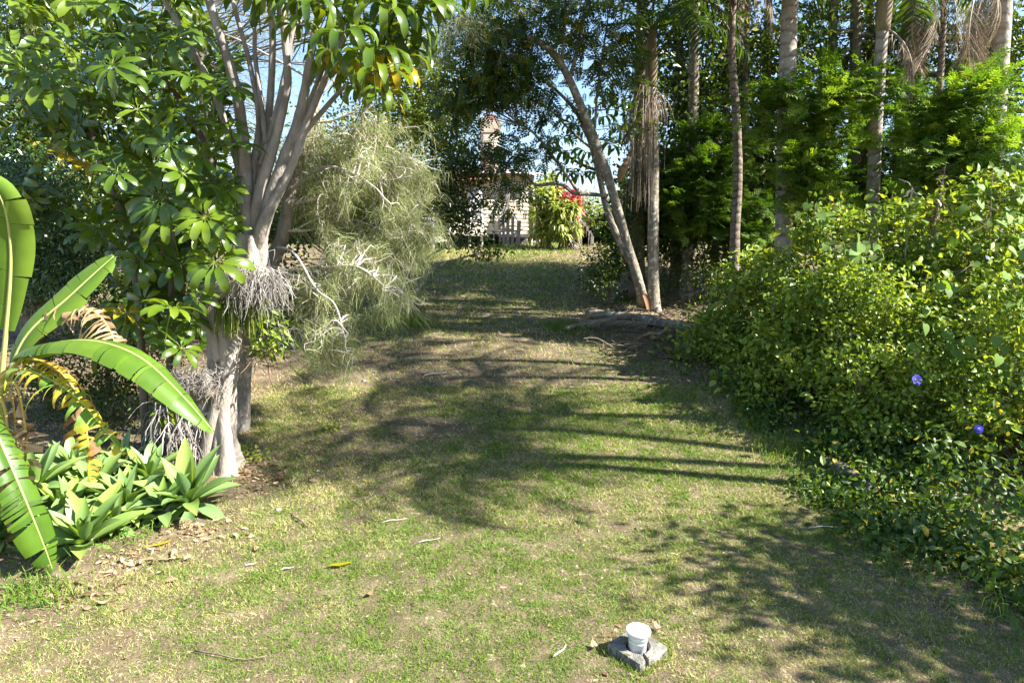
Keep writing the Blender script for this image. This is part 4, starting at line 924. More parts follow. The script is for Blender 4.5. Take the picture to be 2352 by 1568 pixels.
C = cluster_points(blobs); LG = np.vstack(lg)
for c in C:
    a = LG[np.argmin(((LG - c) ** 2).sum(1))]; d = c - a; l = np.linalg.norm(d) + 1e-6
    m1 = a + d * .4 + np.array([0, 0, .14 * l]) + rng.normal(size=3) * .06; m2 = a + d * .75 + rng.normal(size=3) * .06
    c2 = c + np.array([0, 0, -.12]) + rng.normal(size=3) * .05
    tube(g, [a, m1, m2, c, c2], [.011, .009, .007, .005, .002], 4, 8, cap=False); tips += [m2, c, c2, (m1 + m2) / 2]
    for q in range(2):      # bare side twigs
        e = m2 + nrm(rng.normal(size=3) + [.3, -.5, -.5]) * rng.uniform(.15, .4); k1 = (m2 + e) / 2 + rng.normal(size=3) * .05
        tube(g, [m2, k1, e], [.006, .0045, .002], 3, 5, cap=False); tips.append(e)
part('bare_twigs', g, M['twig_pale'], so, kind='stuff')
tips = np.array(tips)
g = G(); n_per = 19
Pn = np.repeat(tips, n_per, 0) + rng.normal(size=(len(tips) * n_per, 3)) * .05; N = len(Pn)
dirn = nrm(np.repeat(nrm(rng.normal(size=(len(tips), 3)) + [.25, -.25, -1.1]), n_per, 0) + rng.normal(size=(N, 3)) * .30)
Ln = rng.uniform(.12, .28, N); sd = nrm(np.cross(dirn, rng.normal(size=(N, 3)))) * .0019
mid = Pn + dirn * Ln[:, None] * .5; end = mid + nrm(dirn + np.array([0, 0, -.45])) * Ln[:, None] * .5
V = np.stack([Pn - sd, Pn + sd, mid - sd, mid + sd, end], 1).reshape(-1, 3); F = (np.array([[0, 1, 3], [0, 3, 2], [2, 3, 4]])[None] + (np.arange(N) * 5)[:, None, None]).reshape(-1, 3)
g.add(V, F, np.repeat(np.clip(rng.normal(.45, .25, N), 0, 1), 5)); part('needles', g, M['needle'], so, kind='stuff', smooth=False)

def needle_tree(name, label, trunk, blobs, n_per, Ln_, mat, bark, group=None, wid=.004, tw=.8):
    b = np.array(trunk[0][0]); b[2] = gzf(b[0], b[1]); t = thing(name, label, 'tree', b, group)
    g = G(); Cc = tube(g, trunk[0], trunk[1], 8, 30, wob=.1); part('trunk', g, M[bark], t)
    C = cluster_points(blobs); g = G(); twigs(g, Cc[len(Cc) // 3:], C, tw, .014, sag=.12); part('twigs', g, M[bark], t, kind='stuff')
    g = G(); Pn = np.repeat(C, n_per, 0) + rng.normal(size=(len(C) * n_per, 3)) * .16; N = len(Pn)
    dirn = nrm(np.repeat(nrm(rng.normal(size=(len(C), 3)) + [0, 0, -.7]), n_per, 0) + rng.normal(size=(N, 3)) * .45); Lq = Ln_ * rng.uniform(.5, 1.2, N)
    sd = nrm(np.cross(dirn, rng.normal(size=(N, 3)))) * wid
    V = np.stack([Pn - sd, Pn + sd, Pn + dirn * Lq[:, None]], 1).reshape(-1, 3); g.add(V, np.arange(3 * N).reshape(-1, 3), np.repeat(rng.random(N), 3))
    part('needles', g, M[mat], t, kind='stuff', smooth=False); return t
needle_tree('she_oak', 'thin-leaved she-oak whose fine twigs show against the sky behind the umbrella stems', (up_from(470, 600, 14, [(470, 500), (465, 350), (470, 200), (455, 60), (450, -120)]), [.16, .14, .12, .1, .07, .03]),
            [(440, 60, 14, 120, 70, 1.2, 60), (640, 60, 14, 110, 90, 1.2, 40), (560, 200, 14.3, 110, 100, 1, 40), (640, 330, 14.5, 60, 90, .8, 30), (980, 110, 13.5, 60, 60, 1, 22), (1080, 60, 13.5, 40, 40, .6, 12)], 45, .3, 'needle', 'twig_brown', wid=.003)

# ------------------------------------------------------------------ trees on the left
tree('glossy_tree', 'bushy tree with small glossy leaves beside the tall banana leaf', 'tree', [(up_from(90, 700, 9.6, [(90, 760), (80, 620), (70, 500), (60, 400)]), [.10, .09, .08, .06, .03]), ([at(80, 620, 9.6), at(140, 560, 9.4), at(190, 520, 9.3)], [.05, .035, .015])],
     [(50, 440, 9.4, 130, 80, .7, 90), (120, 560, 9.2, 130, 90, .7, 110), (60, 640, 9.3, 120, 80, .7, 70), (170, 640, 9.1, 60, 60, .5, 30), (20, 380, 9.6, 80, 50, .6, 30)], 'leaf_gloss', 'bark_brown', 26, .13, .085, .032, DIA, tw=(.3, .008), fkw=dict(down=1.0, up=.5))
tree('dark_shrub', 'dark small-leaved shrub growing behind the banana and under the umbrella tree', 'shrub', [(up_from(250, 1000, 9.3, [(255, 950), (250, 880), (240, 820)]), [.05, .045, .04, .015])],
     [(260, 890, 9.1, 130, 90, .5, 80), (130, 880, 9.3, 120, 110, .5, 60), (350, 830, 9.3, 70, 110, .5, 40), (210, 780, 9.5, 140, 60, .5, 50)], 'leaf_dark', 'twig_brown', 24, .13, .065, .030, DIA, tw=(.3, .006), fkw=dict(tint=(.2, .9)))
def backdrop(name, label, px, Yd, segs, blobs, leaf='leaf_dark', n_per=26, spread=.33, L=.15, Wd=.07, r=.2, bark='bark_brown', cat='tree', tm=DIA, group=None, fkw={}, tw=(.22, .02)):
    P = up_from(px, 600, Yd, segs); return tree(name, label, cat, [(P, np.linspace(r, r * .35, len(P)))], blobs, leaf, bark, n_per, spread, L, Wd, tm, tw=tw, group=group, fkw=fkw)
GB = 'dark trees behind the umbrella tree'
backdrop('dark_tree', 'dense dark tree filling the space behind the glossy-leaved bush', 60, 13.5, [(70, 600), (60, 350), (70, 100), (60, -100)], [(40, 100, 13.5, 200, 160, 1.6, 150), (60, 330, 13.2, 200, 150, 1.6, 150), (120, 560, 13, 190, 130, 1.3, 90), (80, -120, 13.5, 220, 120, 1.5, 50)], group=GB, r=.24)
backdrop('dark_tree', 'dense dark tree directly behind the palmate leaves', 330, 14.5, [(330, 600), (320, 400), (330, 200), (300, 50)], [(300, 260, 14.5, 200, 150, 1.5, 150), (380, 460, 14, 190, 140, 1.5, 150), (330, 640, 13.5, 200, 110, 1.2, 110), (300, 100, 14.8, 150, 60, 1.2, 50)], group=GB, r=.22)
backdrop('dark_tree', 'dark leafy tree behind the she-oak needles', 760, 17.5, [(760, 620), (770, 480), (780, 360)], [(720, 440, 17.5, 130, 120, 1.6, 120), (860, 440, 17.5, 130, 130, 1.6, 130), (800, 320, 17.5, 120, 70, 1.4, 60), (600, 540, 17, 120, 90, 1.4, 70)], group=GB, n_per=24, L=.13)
backdrop('hedge_shrub', 'low dark shrub under the she-oak by the shaded path', 700, 15.5, [(700, 690), (705, 650)], [(660, 680, 15.5, 90, 60, .8, 50), (560, 700, 14.5, 80, 60, .8, 40)], cat='shrub', r=.05, L=.10, n_per=24, spread=.22)
# yellow-green tree and the dark bush in front of the house
backdrop('sunny_tree', 'tree with sunlit yellow-green leaves between she-oak and leaning tree', 930, 18, [(930, 640), (925, 520), (935, 400), (950, 280), (970, 180)], [(930, 260, 17.6, 100, 70, 1.2, 80), (985, 200, 17.6, 80, 90, 1.1, 70), (1000, 300, 17.4, 75, 60, 1, 55), (880, 330, 17.6, 70, 60, 1, 35), (960, 120, 17.8, 80, 60, 1, 30), (960, 400, 17.4, 70, 70, .9, 35)], leaf='leaf_sunny', n_per=24, spread=.26, L=.12, Wd=.062, r=.13, tm=OVAL)
bt = [(up_from(928, 700, 16.6, [(930, 690), (932, 620), (940, 560), (960, 500), (1000, 430), (1040, 390)]), [.17, .13, .11, .10, .08, .05, .02]),
      ([ground(955, 705) - [0, 0, .1], at(965, 660, 16.4), at(985, 625, 16.3), at(1020, 605, 16.2), at(1085, 585, 16.0)], [.09, .07, .05, .04, .015]),
      ([at(935, 620, 16.6), at(975, 560, 16.8), at(1010, 520, 17), at(1060, 500, 17.2), at(1110, 470, 17.4)], [.07, .055, .045, .03, .015]),
      ([at(940, 660, 16.5), at(960, 610, 16.4), at(1000, 580, 16.3), at(1040, 560, 16.2)], [.06, .045, .03, .012])]
tree('dark_bush_tree', 'dark rounded bushy tree with low spreading stems in front of the house porch', 'tree', bt,
     [(1050, 395, 17, 70, 50, 1, 70), (1040, 480, 16.8, 55, 50, 1, 52), (1075, 535, 16.6, 45, 45, .8, 26), (1030, 330, 17.2, 60, 40, .8, 34), (1000, 450, 17, 45, 80, .8, 40), (1085, 470, 17, 36, 36, .6, 14), (1120, 580, 16.4, 40, 16, .5, 11), (1085, 375, 17, 40, 28, .6, 14)], 'leaf_dark', 'bark_lichen', 24, .19, .095, .052, OVAL, tw=(.35, .012), fkw=dict(tint=(.15, 1)))

# ------------------------------------------------------------------ leaning pinnate tree over the track
LYb = ground(1475, 705)[1]
lt = [([ground(1478, 705) - [0, 0, .1], at(1470, 660, 16.3), at(1440, 560, 16.2), at(1400, 420, 15.9), at(1345, 270, 15.5), at(1290, 150, 15.1), at(1235, 95, 14.8), at(1160, 75, 14.5), at(1090, 50, 14.2), at(1040, 15, 13.9)], [.24, .20, .175, .165, .15, .125, .11, .085, .06, .035]),
      ([at(1445, 600, 16.3), at(1400, 500, 16.6), at(1375, 400, 16.8), at(1350, 310, 16.9), at(1310, 240, 17), at(1240, 180, 17), at(1190, 170, 17)], [.15, .13, .11, .10, .07, .045, .02]),
      ([at(1395, 450, 16.5), at(1345, 445, 16.4), at(1318, 443, 16.3), at(1284, 422, 16.2), at(1232, 425, 16.1), at(1205, 403, 16), at(1150, 398, 15.9)], [.08, .075, .07, .065, .06, .045, .02]),
      ([at(1330, 445, 16.3), at(1285, 380, 16.1), at(1230, 310, 15.9), at(1190, 285, 15.8)], [.06, .055, .045, .02]),
      ([at(1232, 425, 16.1), at(1200, 418, 16), at(1150, 416, 15.8)], [.03, .022, .01]),
      ([at(1205, 403, 16), at(1195, 430, 15.9), at(1180, 450, 15.8)], [.02, .015, .008]),
      ([at(1380, 360, 15.8), at(1310, 300, 16.2), at(1260, 250, 16.4), at(1190, 220, 16.5)], [.05, .04, .03, .015]),
      ([at(1290, 150, 15.1), at(1296, 60, 15), at(1300, -40, 14.9)], [.05, .045, .03]), ([at(1310, 180, 15.3), at(1330, 90, 15.5), at(1350, 0, 15.5), at(1360, -80, 15.5)], [.07, .05, .04, .02]),
      ([at(1185, 75, 14.6), at(1188, 20, 14.6), at(1195, -50, 14.6)], [.04, .03, .02]), ([at(1365, 320, 15.6), at(1372, 210, 15.7), at(1385, 120, 15.8), at(1400, 20, 15.8)], [.05, .04, .035, .02]),
      ([at(1455, 620, 16.2), at(1420, 660, 16), at(1370, 655, 15.8), at(1310, 520 + 100, 15.6)], [.05, .04, .025, .01])]
lt = [(p_, [r_ * .62 for r_ in q_]) for p_, q_ in lt[:-1]]
tree('leaning_tree', 'leaning tree with mottled pale trunk and feathery dark leaves over the track', 'tree', lt,
     [(1120, 150, 15, 105, 75, 1.2, 90), (1070, 225, 15.4, 70, 45, 1.1, 52), (1200, 60, 14.8, 120, 60, 1.2, 66), (1190, 190, 15.6, 90, 50, 1.1, 50), (1270, 250, 16.2, 70, 40, 1, 26), (1340, 60, 15.4, 100, 80, 1.2, 44), (1400, 150, 15.8, 80, 80, 1, 34), (1085, 345, 15.9, 50, 18, .7, 16), (1160, 362, 16, 46, 16, .6, 14), (1225, 360, 16, 40, 22, .5, 15), (1172, 450, 15.7, 34, 20, .4, 12), (1080, 50, 14.4, 60, 50, .8, 20), (1230, -80, 15, 200, 80, 1.4, 50), (1420, 290, 16.4, 40, 60, .6, 8)],
     'leaf_dark', 'bark_lichen', 6, .22, .34, .34, PIN, tw=(.3, .012), fkw=dict(down=.5, up=.7, tint=(.1, .98)), sides=12)
# second umbrella tree seen dark behind it
u2 = thing('umbrella_tree', 'small shaded umbrella tree with dark palmate leaves behind the leaning trunk', 'tree', ground(1420, 640))
g = G(); tube(g, [np.array(u2.location) - [0, 0, .1], at(1415, 520, 18.5), at(1400, 400, 18.4), at(1360, 320, 18.3), at(1330, 260, 18.2)], [.09, .08, .07, .05, .03], 8, 18); part('trunk', g, M['bark_brown'], u2)
g = G(); tube(g, [at(1400, 400, 18.4), at(1340, 380, 18.2), at(1290, 350, 18.1), at(1250, 330, 18)], [.045, .04, .03, .02], 7, 12); part('limb', g, M['bark_brown'], u2)
for k, (px, py) in enumerate([(1260, 325), (1285, 320), (1300, 350), (1335, 370), (1330, 400), (1345, 350), (1300, 395), (1350, 250), (1385, 270), (1320, 285), (1400, 330), (1420, 240), (1370, 400), (1430, 300), (1385, 215), (1340, 300)]):
    me = DROOP[k % 3]; P = at(px, py, 18 + rng.uniform(-.4, .4)); Nn = nrm(np.array([0, -.1, 1]) + rng.normal(size=3) * .25); B = basis(np.cross(Nn, nrm(rng.normal(size=3))), Nn); placed('leaf', me, u2, P, B * rng.uniform(.95, 1.25))

# ------------------------------------------------------------------ garden plants by the house
def strappy(name, label, pts, Yd, mat, n_leaf, L, Wd, group=None, cat='plant'):
    base = at(*pts[0], Yd); base[2] = gzf(base[0], Yd); t = thing(name, label, cat, base, group)
    gl = G(); gs = G()
    for (px, py) in pts:
        h = at(px, py, Yd + rng.uniform(-.4, .4)); tube(gs, [base + rng.normal(size=3) * [.25, .2, 0], (base + h) / 2 + rng.normal(size=3) * .08, h], [.03, .025, .02], 5, 6)
        n = n_leaf; D = nrm(rng.normal(size=(n, 3)) + [0, -.2, .35]); P = np.repeat(h[None], n, 0) + D * .03
        m = P + D * L * .5; e = m + nrm(D + np.array([0, 0, -.9])) * L * .55; s_ = nrm(np.cross(D, rng.normal(size=(n, 3)) * .3 + [0, 0, 1])) * Wd * .5
        V = np.stack([P - s_ * .4, P + s_ * .4, m - s_, m + s_, e], 1).reshape(-1, 3); F = (np.array([[0, 1, 3], [0, 3, 2], [2, 3, 4]])[None] + (np.arange(n) * 5)[:, None, None]).reshape(-1, 3)
        gl.add(V, F, np.repeat(rng.random(n), 5))
    part('stem', gs, M['bark_grey'], t); part('leaves', gl, M[mat], t, kind='stuff', smooth=False); return t
rp = lambda n, cx_, cy_, rx, ry: [(cx_ + rx * (rng.random() * 2 - 1), cy_ + ry * (rng.random() * 2 - 1)) for _ in range(n)]
strappy('dracaena', 'pale green strappy dracaena clump against the house corner', rp(26, 1254, 478, 24, 66), 28.2, 'strap', 40, .55, .085)
strappy('dracaena', 'lower strappy dracaena clump under the red cordyline', rp(22, 1292, 505, 30, 38), 27.9, 'strap', 40, .5, .08)
strappy('cordyline', 'red-leaved cordyline in the garden beside the old palings', rp(10, 1308, 462, 22, 28), 28.3, 'cordyline_red', 24, .5, .10)
backdrop('garden_shrub', 'distant sunlit shrub beyond the broken palings', 1350, 32, [(1350, 560), (1350, 520)], [(1345, 480, 32, 30, 40, .8, 40), (1390, 490, 32, 35, 40, .8, 40)], leaf='leaf_sunny', cat='shrub', L=.12, spread=.25, r=.05)

# ------------------------------------------------------------------ palms
def frond_mesh(seed, L, nl, ll, droop, mat, w=.022, dead=False, hang=.5):
    r = np.random.default_rng(seed); g = G(); n = 30; c = np.zeros(3); ang = .75 if not dead else -.5; C = [c]
    for k in range(n - 1):
        c = c + np.array([0, math.cos(ang), math.sin(ang)]) * L / (n - 1); C.append(c); ang -= droop / (n - 1)
        ang = max(ang, -1.5)
    C = np.array(C); tube(g, C[::3], np.linspace(.02, .004, len(C[::3])), 5, 22, t=.9)
    for k in range(nl):
        s = .12 + .87 * k / nl; i = int(s * (n - 1)); p = C[i]; T = nrm(C[min(i + 1, n - 1)] - C[i - 1])
        for e in (-1, 1):
            l = ll * (math.sin(PI * min(1, s * .85 + .12)) ** .6) * r.uniform(.75, 1.1)
            d = nrm(np.array([e * .9, 0, -.05]) + T * .55 + r.normal(size=3) * (.08 if not dead else .3) + np.array([0, 0, -hang * (0.4 if not dead else 1.6)]))
            d2 = nrm(d + np.array([0, 0, -hang * (1 if not dead else 1.5)]) + r.normal(size=3) * (.05 if not dead else .3)); sv = nrm(np.cross(d, [0, .3, 1])) * w * .5
            m = p + d * l * .5; q = m + d2 * l * .5
            g.add([p - sv * .6, p + sv * .6, m + sv, m - sv, q], [[0, 1, 2], [0, 2, 3], [3, 2, 4]], r.uniform(.1, .9))
    return mesh_of('palm_frond' if not dead else 'dead_palm_frond', g, M[mat])
FR = [frond_mesh(1, 2.8, 56, .72, 1.7, 'frond', .034), frond_mesh(2, 2.6, 54, .7, 2.3, 'frond', .034), frond_mesh(3, 2.9, 56, .75, 1.2, 'frond', .034)]
FD = [frond_mesh(4, 1.9, 44, .62, 1.4, 'frond_dead', .014, True, .7), frond_mesh(5, 1.6, 40, .7, 1.5, 'frond_dead', .012, True, .8)]
def flower_mesh(seed, n, L, r_):
    g = G(); strands(g, [np.zeros(3)], n, L, .03, r_, down=1.3, out=np.array([0, .9, .2]), curl=.10, k=7); return mesh_of('flower_stalk', g, M['inflor'])
FL = [flower_mesh(1, 46, .75, .006), flower_mesh(2, 40, .95, .006)]
def palm(label, A, B, wpx, Yd, zc, trunk='palm_trunk', n_f=13, dead=1, flowers=0, shaft=.9, lean=None, scale=1.0, side=None, name='palm_tree'):
    P1, P2 = at(*A, Yd), at(*B, Yd); d = (P2 - P1) / (P2[2] - P1[2])
    zg = gzf(P1[0] + d[0] * (0 - P1[2]), Yd); foot = P1 + d * (zg - P1[2]); top = P1 + d * (zc - P1[2]); R = wpx * mpp(Yd) / 2
    t = thing(name, label, 'palm', [foot[0], foot[1], gzf(foot[0], foot[1])], 'palm trees beside the track')
    n = 60; g = G(); s = np.linspace(0, 1, 10); pts = [foot - [0, 0, .15] + (top - foot + [0, 0, .15]) * k + np.array([.03 * math.sin(5 * k + Yd), 0, 0]) for k in s]
    tube(g, pts, R * np.interp(s, [0, .06, .15, 1], [1.45, 1.15, 1.02, .88]), 14, n, wob=.035); part('trunk', g, M[trunk], t)
    g = G(); tube(g, [top - [0, 0, .02], top + [0, 0, shaft * .35], top + [0, 0, shaft * .75], top + [0, 0, shaft]], [R * 1.0, R * 1.15, R * .85, R * .5], 12, 12); part('crown_shaft', g, M['palm_shaft'], t)
    for k in range(n_f):
        az = 2 * PI * (k + rng.random() * .5) / n_f; el = rng.uniform(-.25, .5) if k % 2 else rng.uniform(.1, .9)
        placed('frond', FR[k % 3], t, top + [0, 0, shaft * .95], rotz(az) @ rotx(el - .2) * scale * rng.uniform(.9, 1.1))
    for k in range(dead):
        az = (side if side is not None else rng.random() * 6) + k * .7
        placed('dead_frond', FD[k % 2], t, top + [0, 0, .05], rotz(az) * scale * rng.uniform(.8, 1.1))
    for k in range(flowers):
        placed('flower_stalk', FL[k % 2], t, top + [0, 0, -.02 - .12 * k], rotz(rng.uniform(1.0, 2.2) + PI * .5 * (k - 1)) * rng.uniform(.9, 1.1))
    return t
pa_ = palm('slender speckled palm beside the leaning trunk with dry flower strands under its crown', (1505, 700), (1494, 170), 25, 16.6, at(1490, 200, 16.6)[2], 'bark_lichen', flowers=3, dead=2, n_f=13, shaft=1.3, side=1.2)
palm('grey palm behind the slender speckled palm, foot among dark debris', (1578, 640), (1597, 0), 24, 18.2, 10.8, 'bark_lichen')
pc_ = palm('dark palm between the grey palm and the thick ringed palm', (1708, 560), (1715, 60), 20, 19.5, 9.8, 'palm_trunk_dark', dead=3, side=2.5)
palm('thin palm far back with a sunlit strip of trunk', (1752, 420), (1757, 230), 13, 20.8, 11, dead=1)
palm('thick ringed pale palm trunk rising from the front of the shrub mass', (1801, 500), (1817, 0), 38, 14.3, 9.5, n_f=13)
palm('smooth grey palm with its crown shaft at the top of the picture', (2004, 500), (2030, 30), 29, 13.6, at(2028, 70, 13.6)[2], n_f=13, shaft=1.2, dead=1, side=3.6)
pg_ = palm('stout palm with bright ringed trunk and hanging brown dead fronds', (2274, 430), (2305, 0), 38, 12.6, 10.5, dead=0, n_f=13)
ph_ = palm('thin dark palm with brown fronds hanging beside it', (2148, 330), (2167, 0), 15, 16.5, 8.6, 'palm_trunk_dark', dead=4, side=1.6)
palm('dark palm trunk standing against the sky behind the grey palm', (1913, 160), (1918, 0), 20, 20, 11, 'palm_trunk_dark', dead=1)
palm('dark slim palm in the thicket near the dark palm', (1668, 560), (1672, 100), 15, 20, 10.5, 'palm_trunk_dark', dead=1)
g = G(); strands(g, [at(1482, 190 + 12 * k, 16.5) for k in range(5)], 110, 2.3, .06, .008, down=3.0, out=np.array([-.5, -.3, -.5]), curl=.05, k=7); part('dry_skirt', g, M['frond_dead'], pa_, kind='stuff')
g = G(); tube(g, [at(1420, 420, 16.3), at(1428, 395, 16.3), at(1440, 372, 16.3), at(1447, 350, 16.4)], [.02, .11, .06, .01], 8, 12); part('dead_sheath', g, M['litter'], pa_)
def hang(parent, pxy, Yd, n, sc):
    for k in range(n):
        P = at(pxy[0] + rng.normal() * 10, pxy[1] + rng.normal() * 12, Yd + rng.normal() * .15); placed('dead_frond', FD[k % 2], parent, P, rotz(rng.random() * 6.3) @ rotx(-.55) * sc * rng.uniform(.85, 1.15))
hang(ph_, (2118, -10), 15.5, 4, 1.0); hang(pg_, (2280, -25), 12.4, 6, .72); hang(pg_, (2235, -20), 12.3, 4, .7); hang(pc_, (1700, -20), 19.3, 4, 1.0)
vt = tree('vine_tree', 'thick dark vine-covered trunk behind the slender speckled palm', 'tree', [(up_from(1465, 640, 18, [(1462, 500), (1468, 350), (1472, 200), (1475, 60), (1480, -120)]), [.24, .21, .19, .18, .16, .13])],
          [(1465, 430, 17.7, 30, 130, .4, 60), (1475, 200, 17.8, 40, 120, .5, 40), (1500, -60, 18, 200, 120, 1.6, 120)], 'leaf_dark', 'bark_brown', 16, .18, .12, .06, DIA, tw=(.3, .012))

# ------------------------------------------------------------------ feathery conifers and the dark thicket behind the palms
def conifer(name, label, px, Yd, ztop_py, boughs, r=.11, n_spray=27, L=.46, mat='conifer', group='feathery conifers among the palms', tint=(.25, 1.0), bark='bark_brown'):
    """boughs: (tip px, tip py, tip Y, root py)"""
    P = up_from(px, 600, Yd, [(px, 520), (px + 3, 380), (px + 2, ztop_py)]); b = P[0].copy(); b[2] = gzf(b[0], b[1])
    t = thing(name, label, 'conifer', b, group); g = G(); tube(g, P, [r, r * .9, r * .7, r * .2], 9, 20, wob=.12); part('trunk', g, M[bark], t)
    gf = G(); gb = G()
    for (tx, ty, tY, rpy) in boughs:
        a = at(px, rpy, Yd); e = at(tx, ty, tY); l = np.linalg.norm(e - a); m = (a + e) / 2 + [0, 0, .10 * l]
        Cc = tube(gb, [a, m, e], [.028, .018, .006], 5, 10); nS = int(n_spray * max(.6, l / 1.6))
        u = rng.random(nS) ** .7; idx = u * (len(Cc) - 1); i0 = np.minimum(idx.astype(int), len(Cc) - 2); f = (idx - i0)[:, None]
        ax = nrm(e - a); Pb = Cc[i0] * (1 - f) + Cc[i0 + 1] * f
        sidev = nrm(np.cross(ax, [0, 0, 1])); sg_ = rng.choice([-1, 1], nS)[:, None]
        for lay in range(2):
            D = nrm(ax * rng.uniform(.25, .9, (nS, 1)) + sidev * sg_ * rng.uniform(.2, 1, (nS, 1)) + np.array([0, 0, 1]) * rng.normal(-.12, .35, (nS, 1)))
            off = D * rng.uniform(0, .28, (nS, 1)) + rng.normal(size=(nS, 3)) * .07
            Ls = L * rng.uniform(.65, 1.25, nS); Uv = nrm(rng.normal(size=(nS, 3)) * .35 + [.1, -.2, 1])
            for q in range(3):
                k = (np.arange(nS) % 3) == q
                scatter(gf, SPR[q], (Pb + off)[k], D[k], Uv[k], Ls[k], Ls[k] * .9, np.clip(rng.uniform(*tint, k.sum()), 0, 1))
    part('boughs', gb, M[bark], t, kind='stuff'); part('sprays', gf, M[mat], t, kind='stuff', smooth=False); return t
conifer('conifer', 'bright feathery conifer between the thick ringed palm and smooth grey palm', 1900, 14.6, 150, [
    (1985, 165, 13.2, 260), (2000, 215, 13.0, 290), (1940, 190, 13.0, 270), (1880, 220, 13.0, 290), (1860, 260, 13.2, 300), (1960, 260, 13.0, 320), (1830, 300, 13.4, 330), (1790, 200, 13.6, 260), (1755, 215, 13.8, 270), (1730, 250, 14, 290),
    (1800, 380, 13.2, 420), (1850, 350, 13.0, 400), (1840, 400, 13.0, 420), (1870, 440, 13.0, 450), (1920, 420, 13.2, 440), (1900, 330, 13.4, 360), (1760, 300, 14, 320), (1960, 330, 13.6, 350), (1880, 160, 14.4, 200), (1850, 480, 13.4, 480), (1940, 470, 13.5, 480), (1780, 440, 13.8, 450)], r=.10)
conifer('conifer', 'feathery yellow-green conifer with a fine trunk in front of the stout palm', 2145, 13.4, 190, [
    (2300, 165, 12, 250), (2260, 195, 11.9, 270), (2200, 220, 12, 290), (2180, 260, 12, 300), (2240, 240, 11.8, 300), (2290, 215, 11.8, 280), (2352, 300, 11.8, 350), (2310, 310, 11.6, 360), (2260, 340, 11.7, 380), (2200, 350, 11.8, 380), (2340, 350, 11.6, 390), (2270, 390, 11.7, 410),
    (2110, 290, 12.2, 320), (2090, 330, 12.4, 350), (2120, 400, 12.4, 420), (2180, 420, 12.2, 430), (2080, 420, 12.6, 430), (2230, 420, 12, 430), (2130, 240, 12.6, 270), (2170, 310, 12.2, 330), (2060, 380, 13, 390), (2350, 410, 12, 420), (2150, 460, 12.6, 460)], r=.10)
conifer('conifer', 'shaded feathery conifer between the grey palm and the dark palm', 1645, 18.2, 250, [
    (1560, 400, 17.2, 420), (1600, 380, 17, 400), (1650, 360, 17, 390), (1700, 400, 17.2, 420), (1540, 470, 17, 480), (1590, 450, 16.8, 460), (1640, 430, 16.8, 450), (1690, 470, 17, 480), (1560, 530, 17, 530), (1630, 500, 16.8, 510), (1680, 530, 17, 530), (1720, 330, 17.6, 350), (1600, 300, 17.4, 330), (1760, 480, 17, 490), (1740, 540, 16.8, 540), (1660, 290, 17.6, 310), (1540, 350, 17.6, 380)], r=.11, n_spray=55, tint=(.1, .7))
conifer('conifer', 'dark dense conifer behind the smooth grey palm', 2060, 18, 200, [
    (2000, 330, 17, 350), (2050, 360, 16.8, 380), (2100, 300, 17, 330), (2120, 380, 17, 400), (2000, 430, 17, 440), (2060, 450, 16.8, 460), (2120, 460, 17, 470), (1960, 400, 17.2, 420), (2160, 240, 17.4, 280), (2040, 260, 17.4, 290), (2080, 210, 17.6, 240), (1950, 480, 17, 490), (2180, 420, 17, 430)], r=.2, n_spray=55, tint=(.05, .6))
GT = 'dark thicket behind the palms'
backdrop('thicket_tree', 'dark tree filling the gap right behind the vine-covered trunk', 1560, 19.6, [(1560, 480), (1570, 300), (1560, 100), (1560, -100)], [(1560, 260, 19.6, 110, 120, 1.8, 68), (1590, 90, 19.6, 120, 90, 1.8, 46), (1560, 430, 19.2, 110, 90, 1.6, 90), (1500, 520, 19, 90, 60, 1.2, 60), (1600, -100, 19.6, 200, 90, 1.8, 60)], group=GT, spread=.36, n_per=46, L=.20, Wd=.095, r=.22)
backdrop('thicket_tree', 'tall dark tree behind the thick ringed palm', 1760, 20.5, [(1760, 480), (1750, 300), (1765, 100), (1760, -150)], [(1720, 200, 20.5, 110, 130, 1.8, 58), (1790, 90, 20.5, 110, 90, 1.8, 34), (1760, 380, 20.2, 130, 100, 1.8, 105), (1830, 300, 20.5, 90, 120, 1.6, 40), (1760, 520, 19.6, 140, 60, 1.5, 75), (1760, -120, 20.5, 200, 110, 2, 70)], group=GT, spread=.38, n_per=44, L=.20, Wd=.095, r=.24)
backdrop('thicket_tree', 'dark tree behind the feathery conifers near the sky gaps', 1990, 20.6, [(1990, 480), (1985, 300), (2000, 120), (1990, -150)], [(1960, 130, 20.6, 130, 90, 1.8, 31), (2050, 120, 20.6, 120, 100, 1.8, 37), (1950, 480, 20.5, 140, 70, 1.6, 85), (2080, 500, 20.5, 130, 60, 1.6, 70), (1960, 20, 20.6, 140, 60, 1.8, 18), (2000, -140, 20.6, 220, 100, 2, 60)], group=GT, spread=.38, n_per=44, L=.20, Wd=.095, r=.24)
backdrop('thicket_tree', 'dark tree at the edge behind the stout palm', 2290, 18.6, [(2290, 480), (2285, 300), (2280, 100), (2290, -100)], [(2250, 120, 18.6, 120, 90, 1.6, 37), (2350, 250, 18.6, 90, 120, 1.6, 46), (2330, 90, 18.6, 80, 60, 1.4, 16), (2280, 430, 18.2, 130, 80, 1.5, 90), (2190, 330, 18.6, 90, 90, 1.4, 55), (2300, -100, 18.6, 180, 90, 1.8, 60)], group=GT, spread=.34, n_per=44, L=.18, Wd=.085, r=.2)
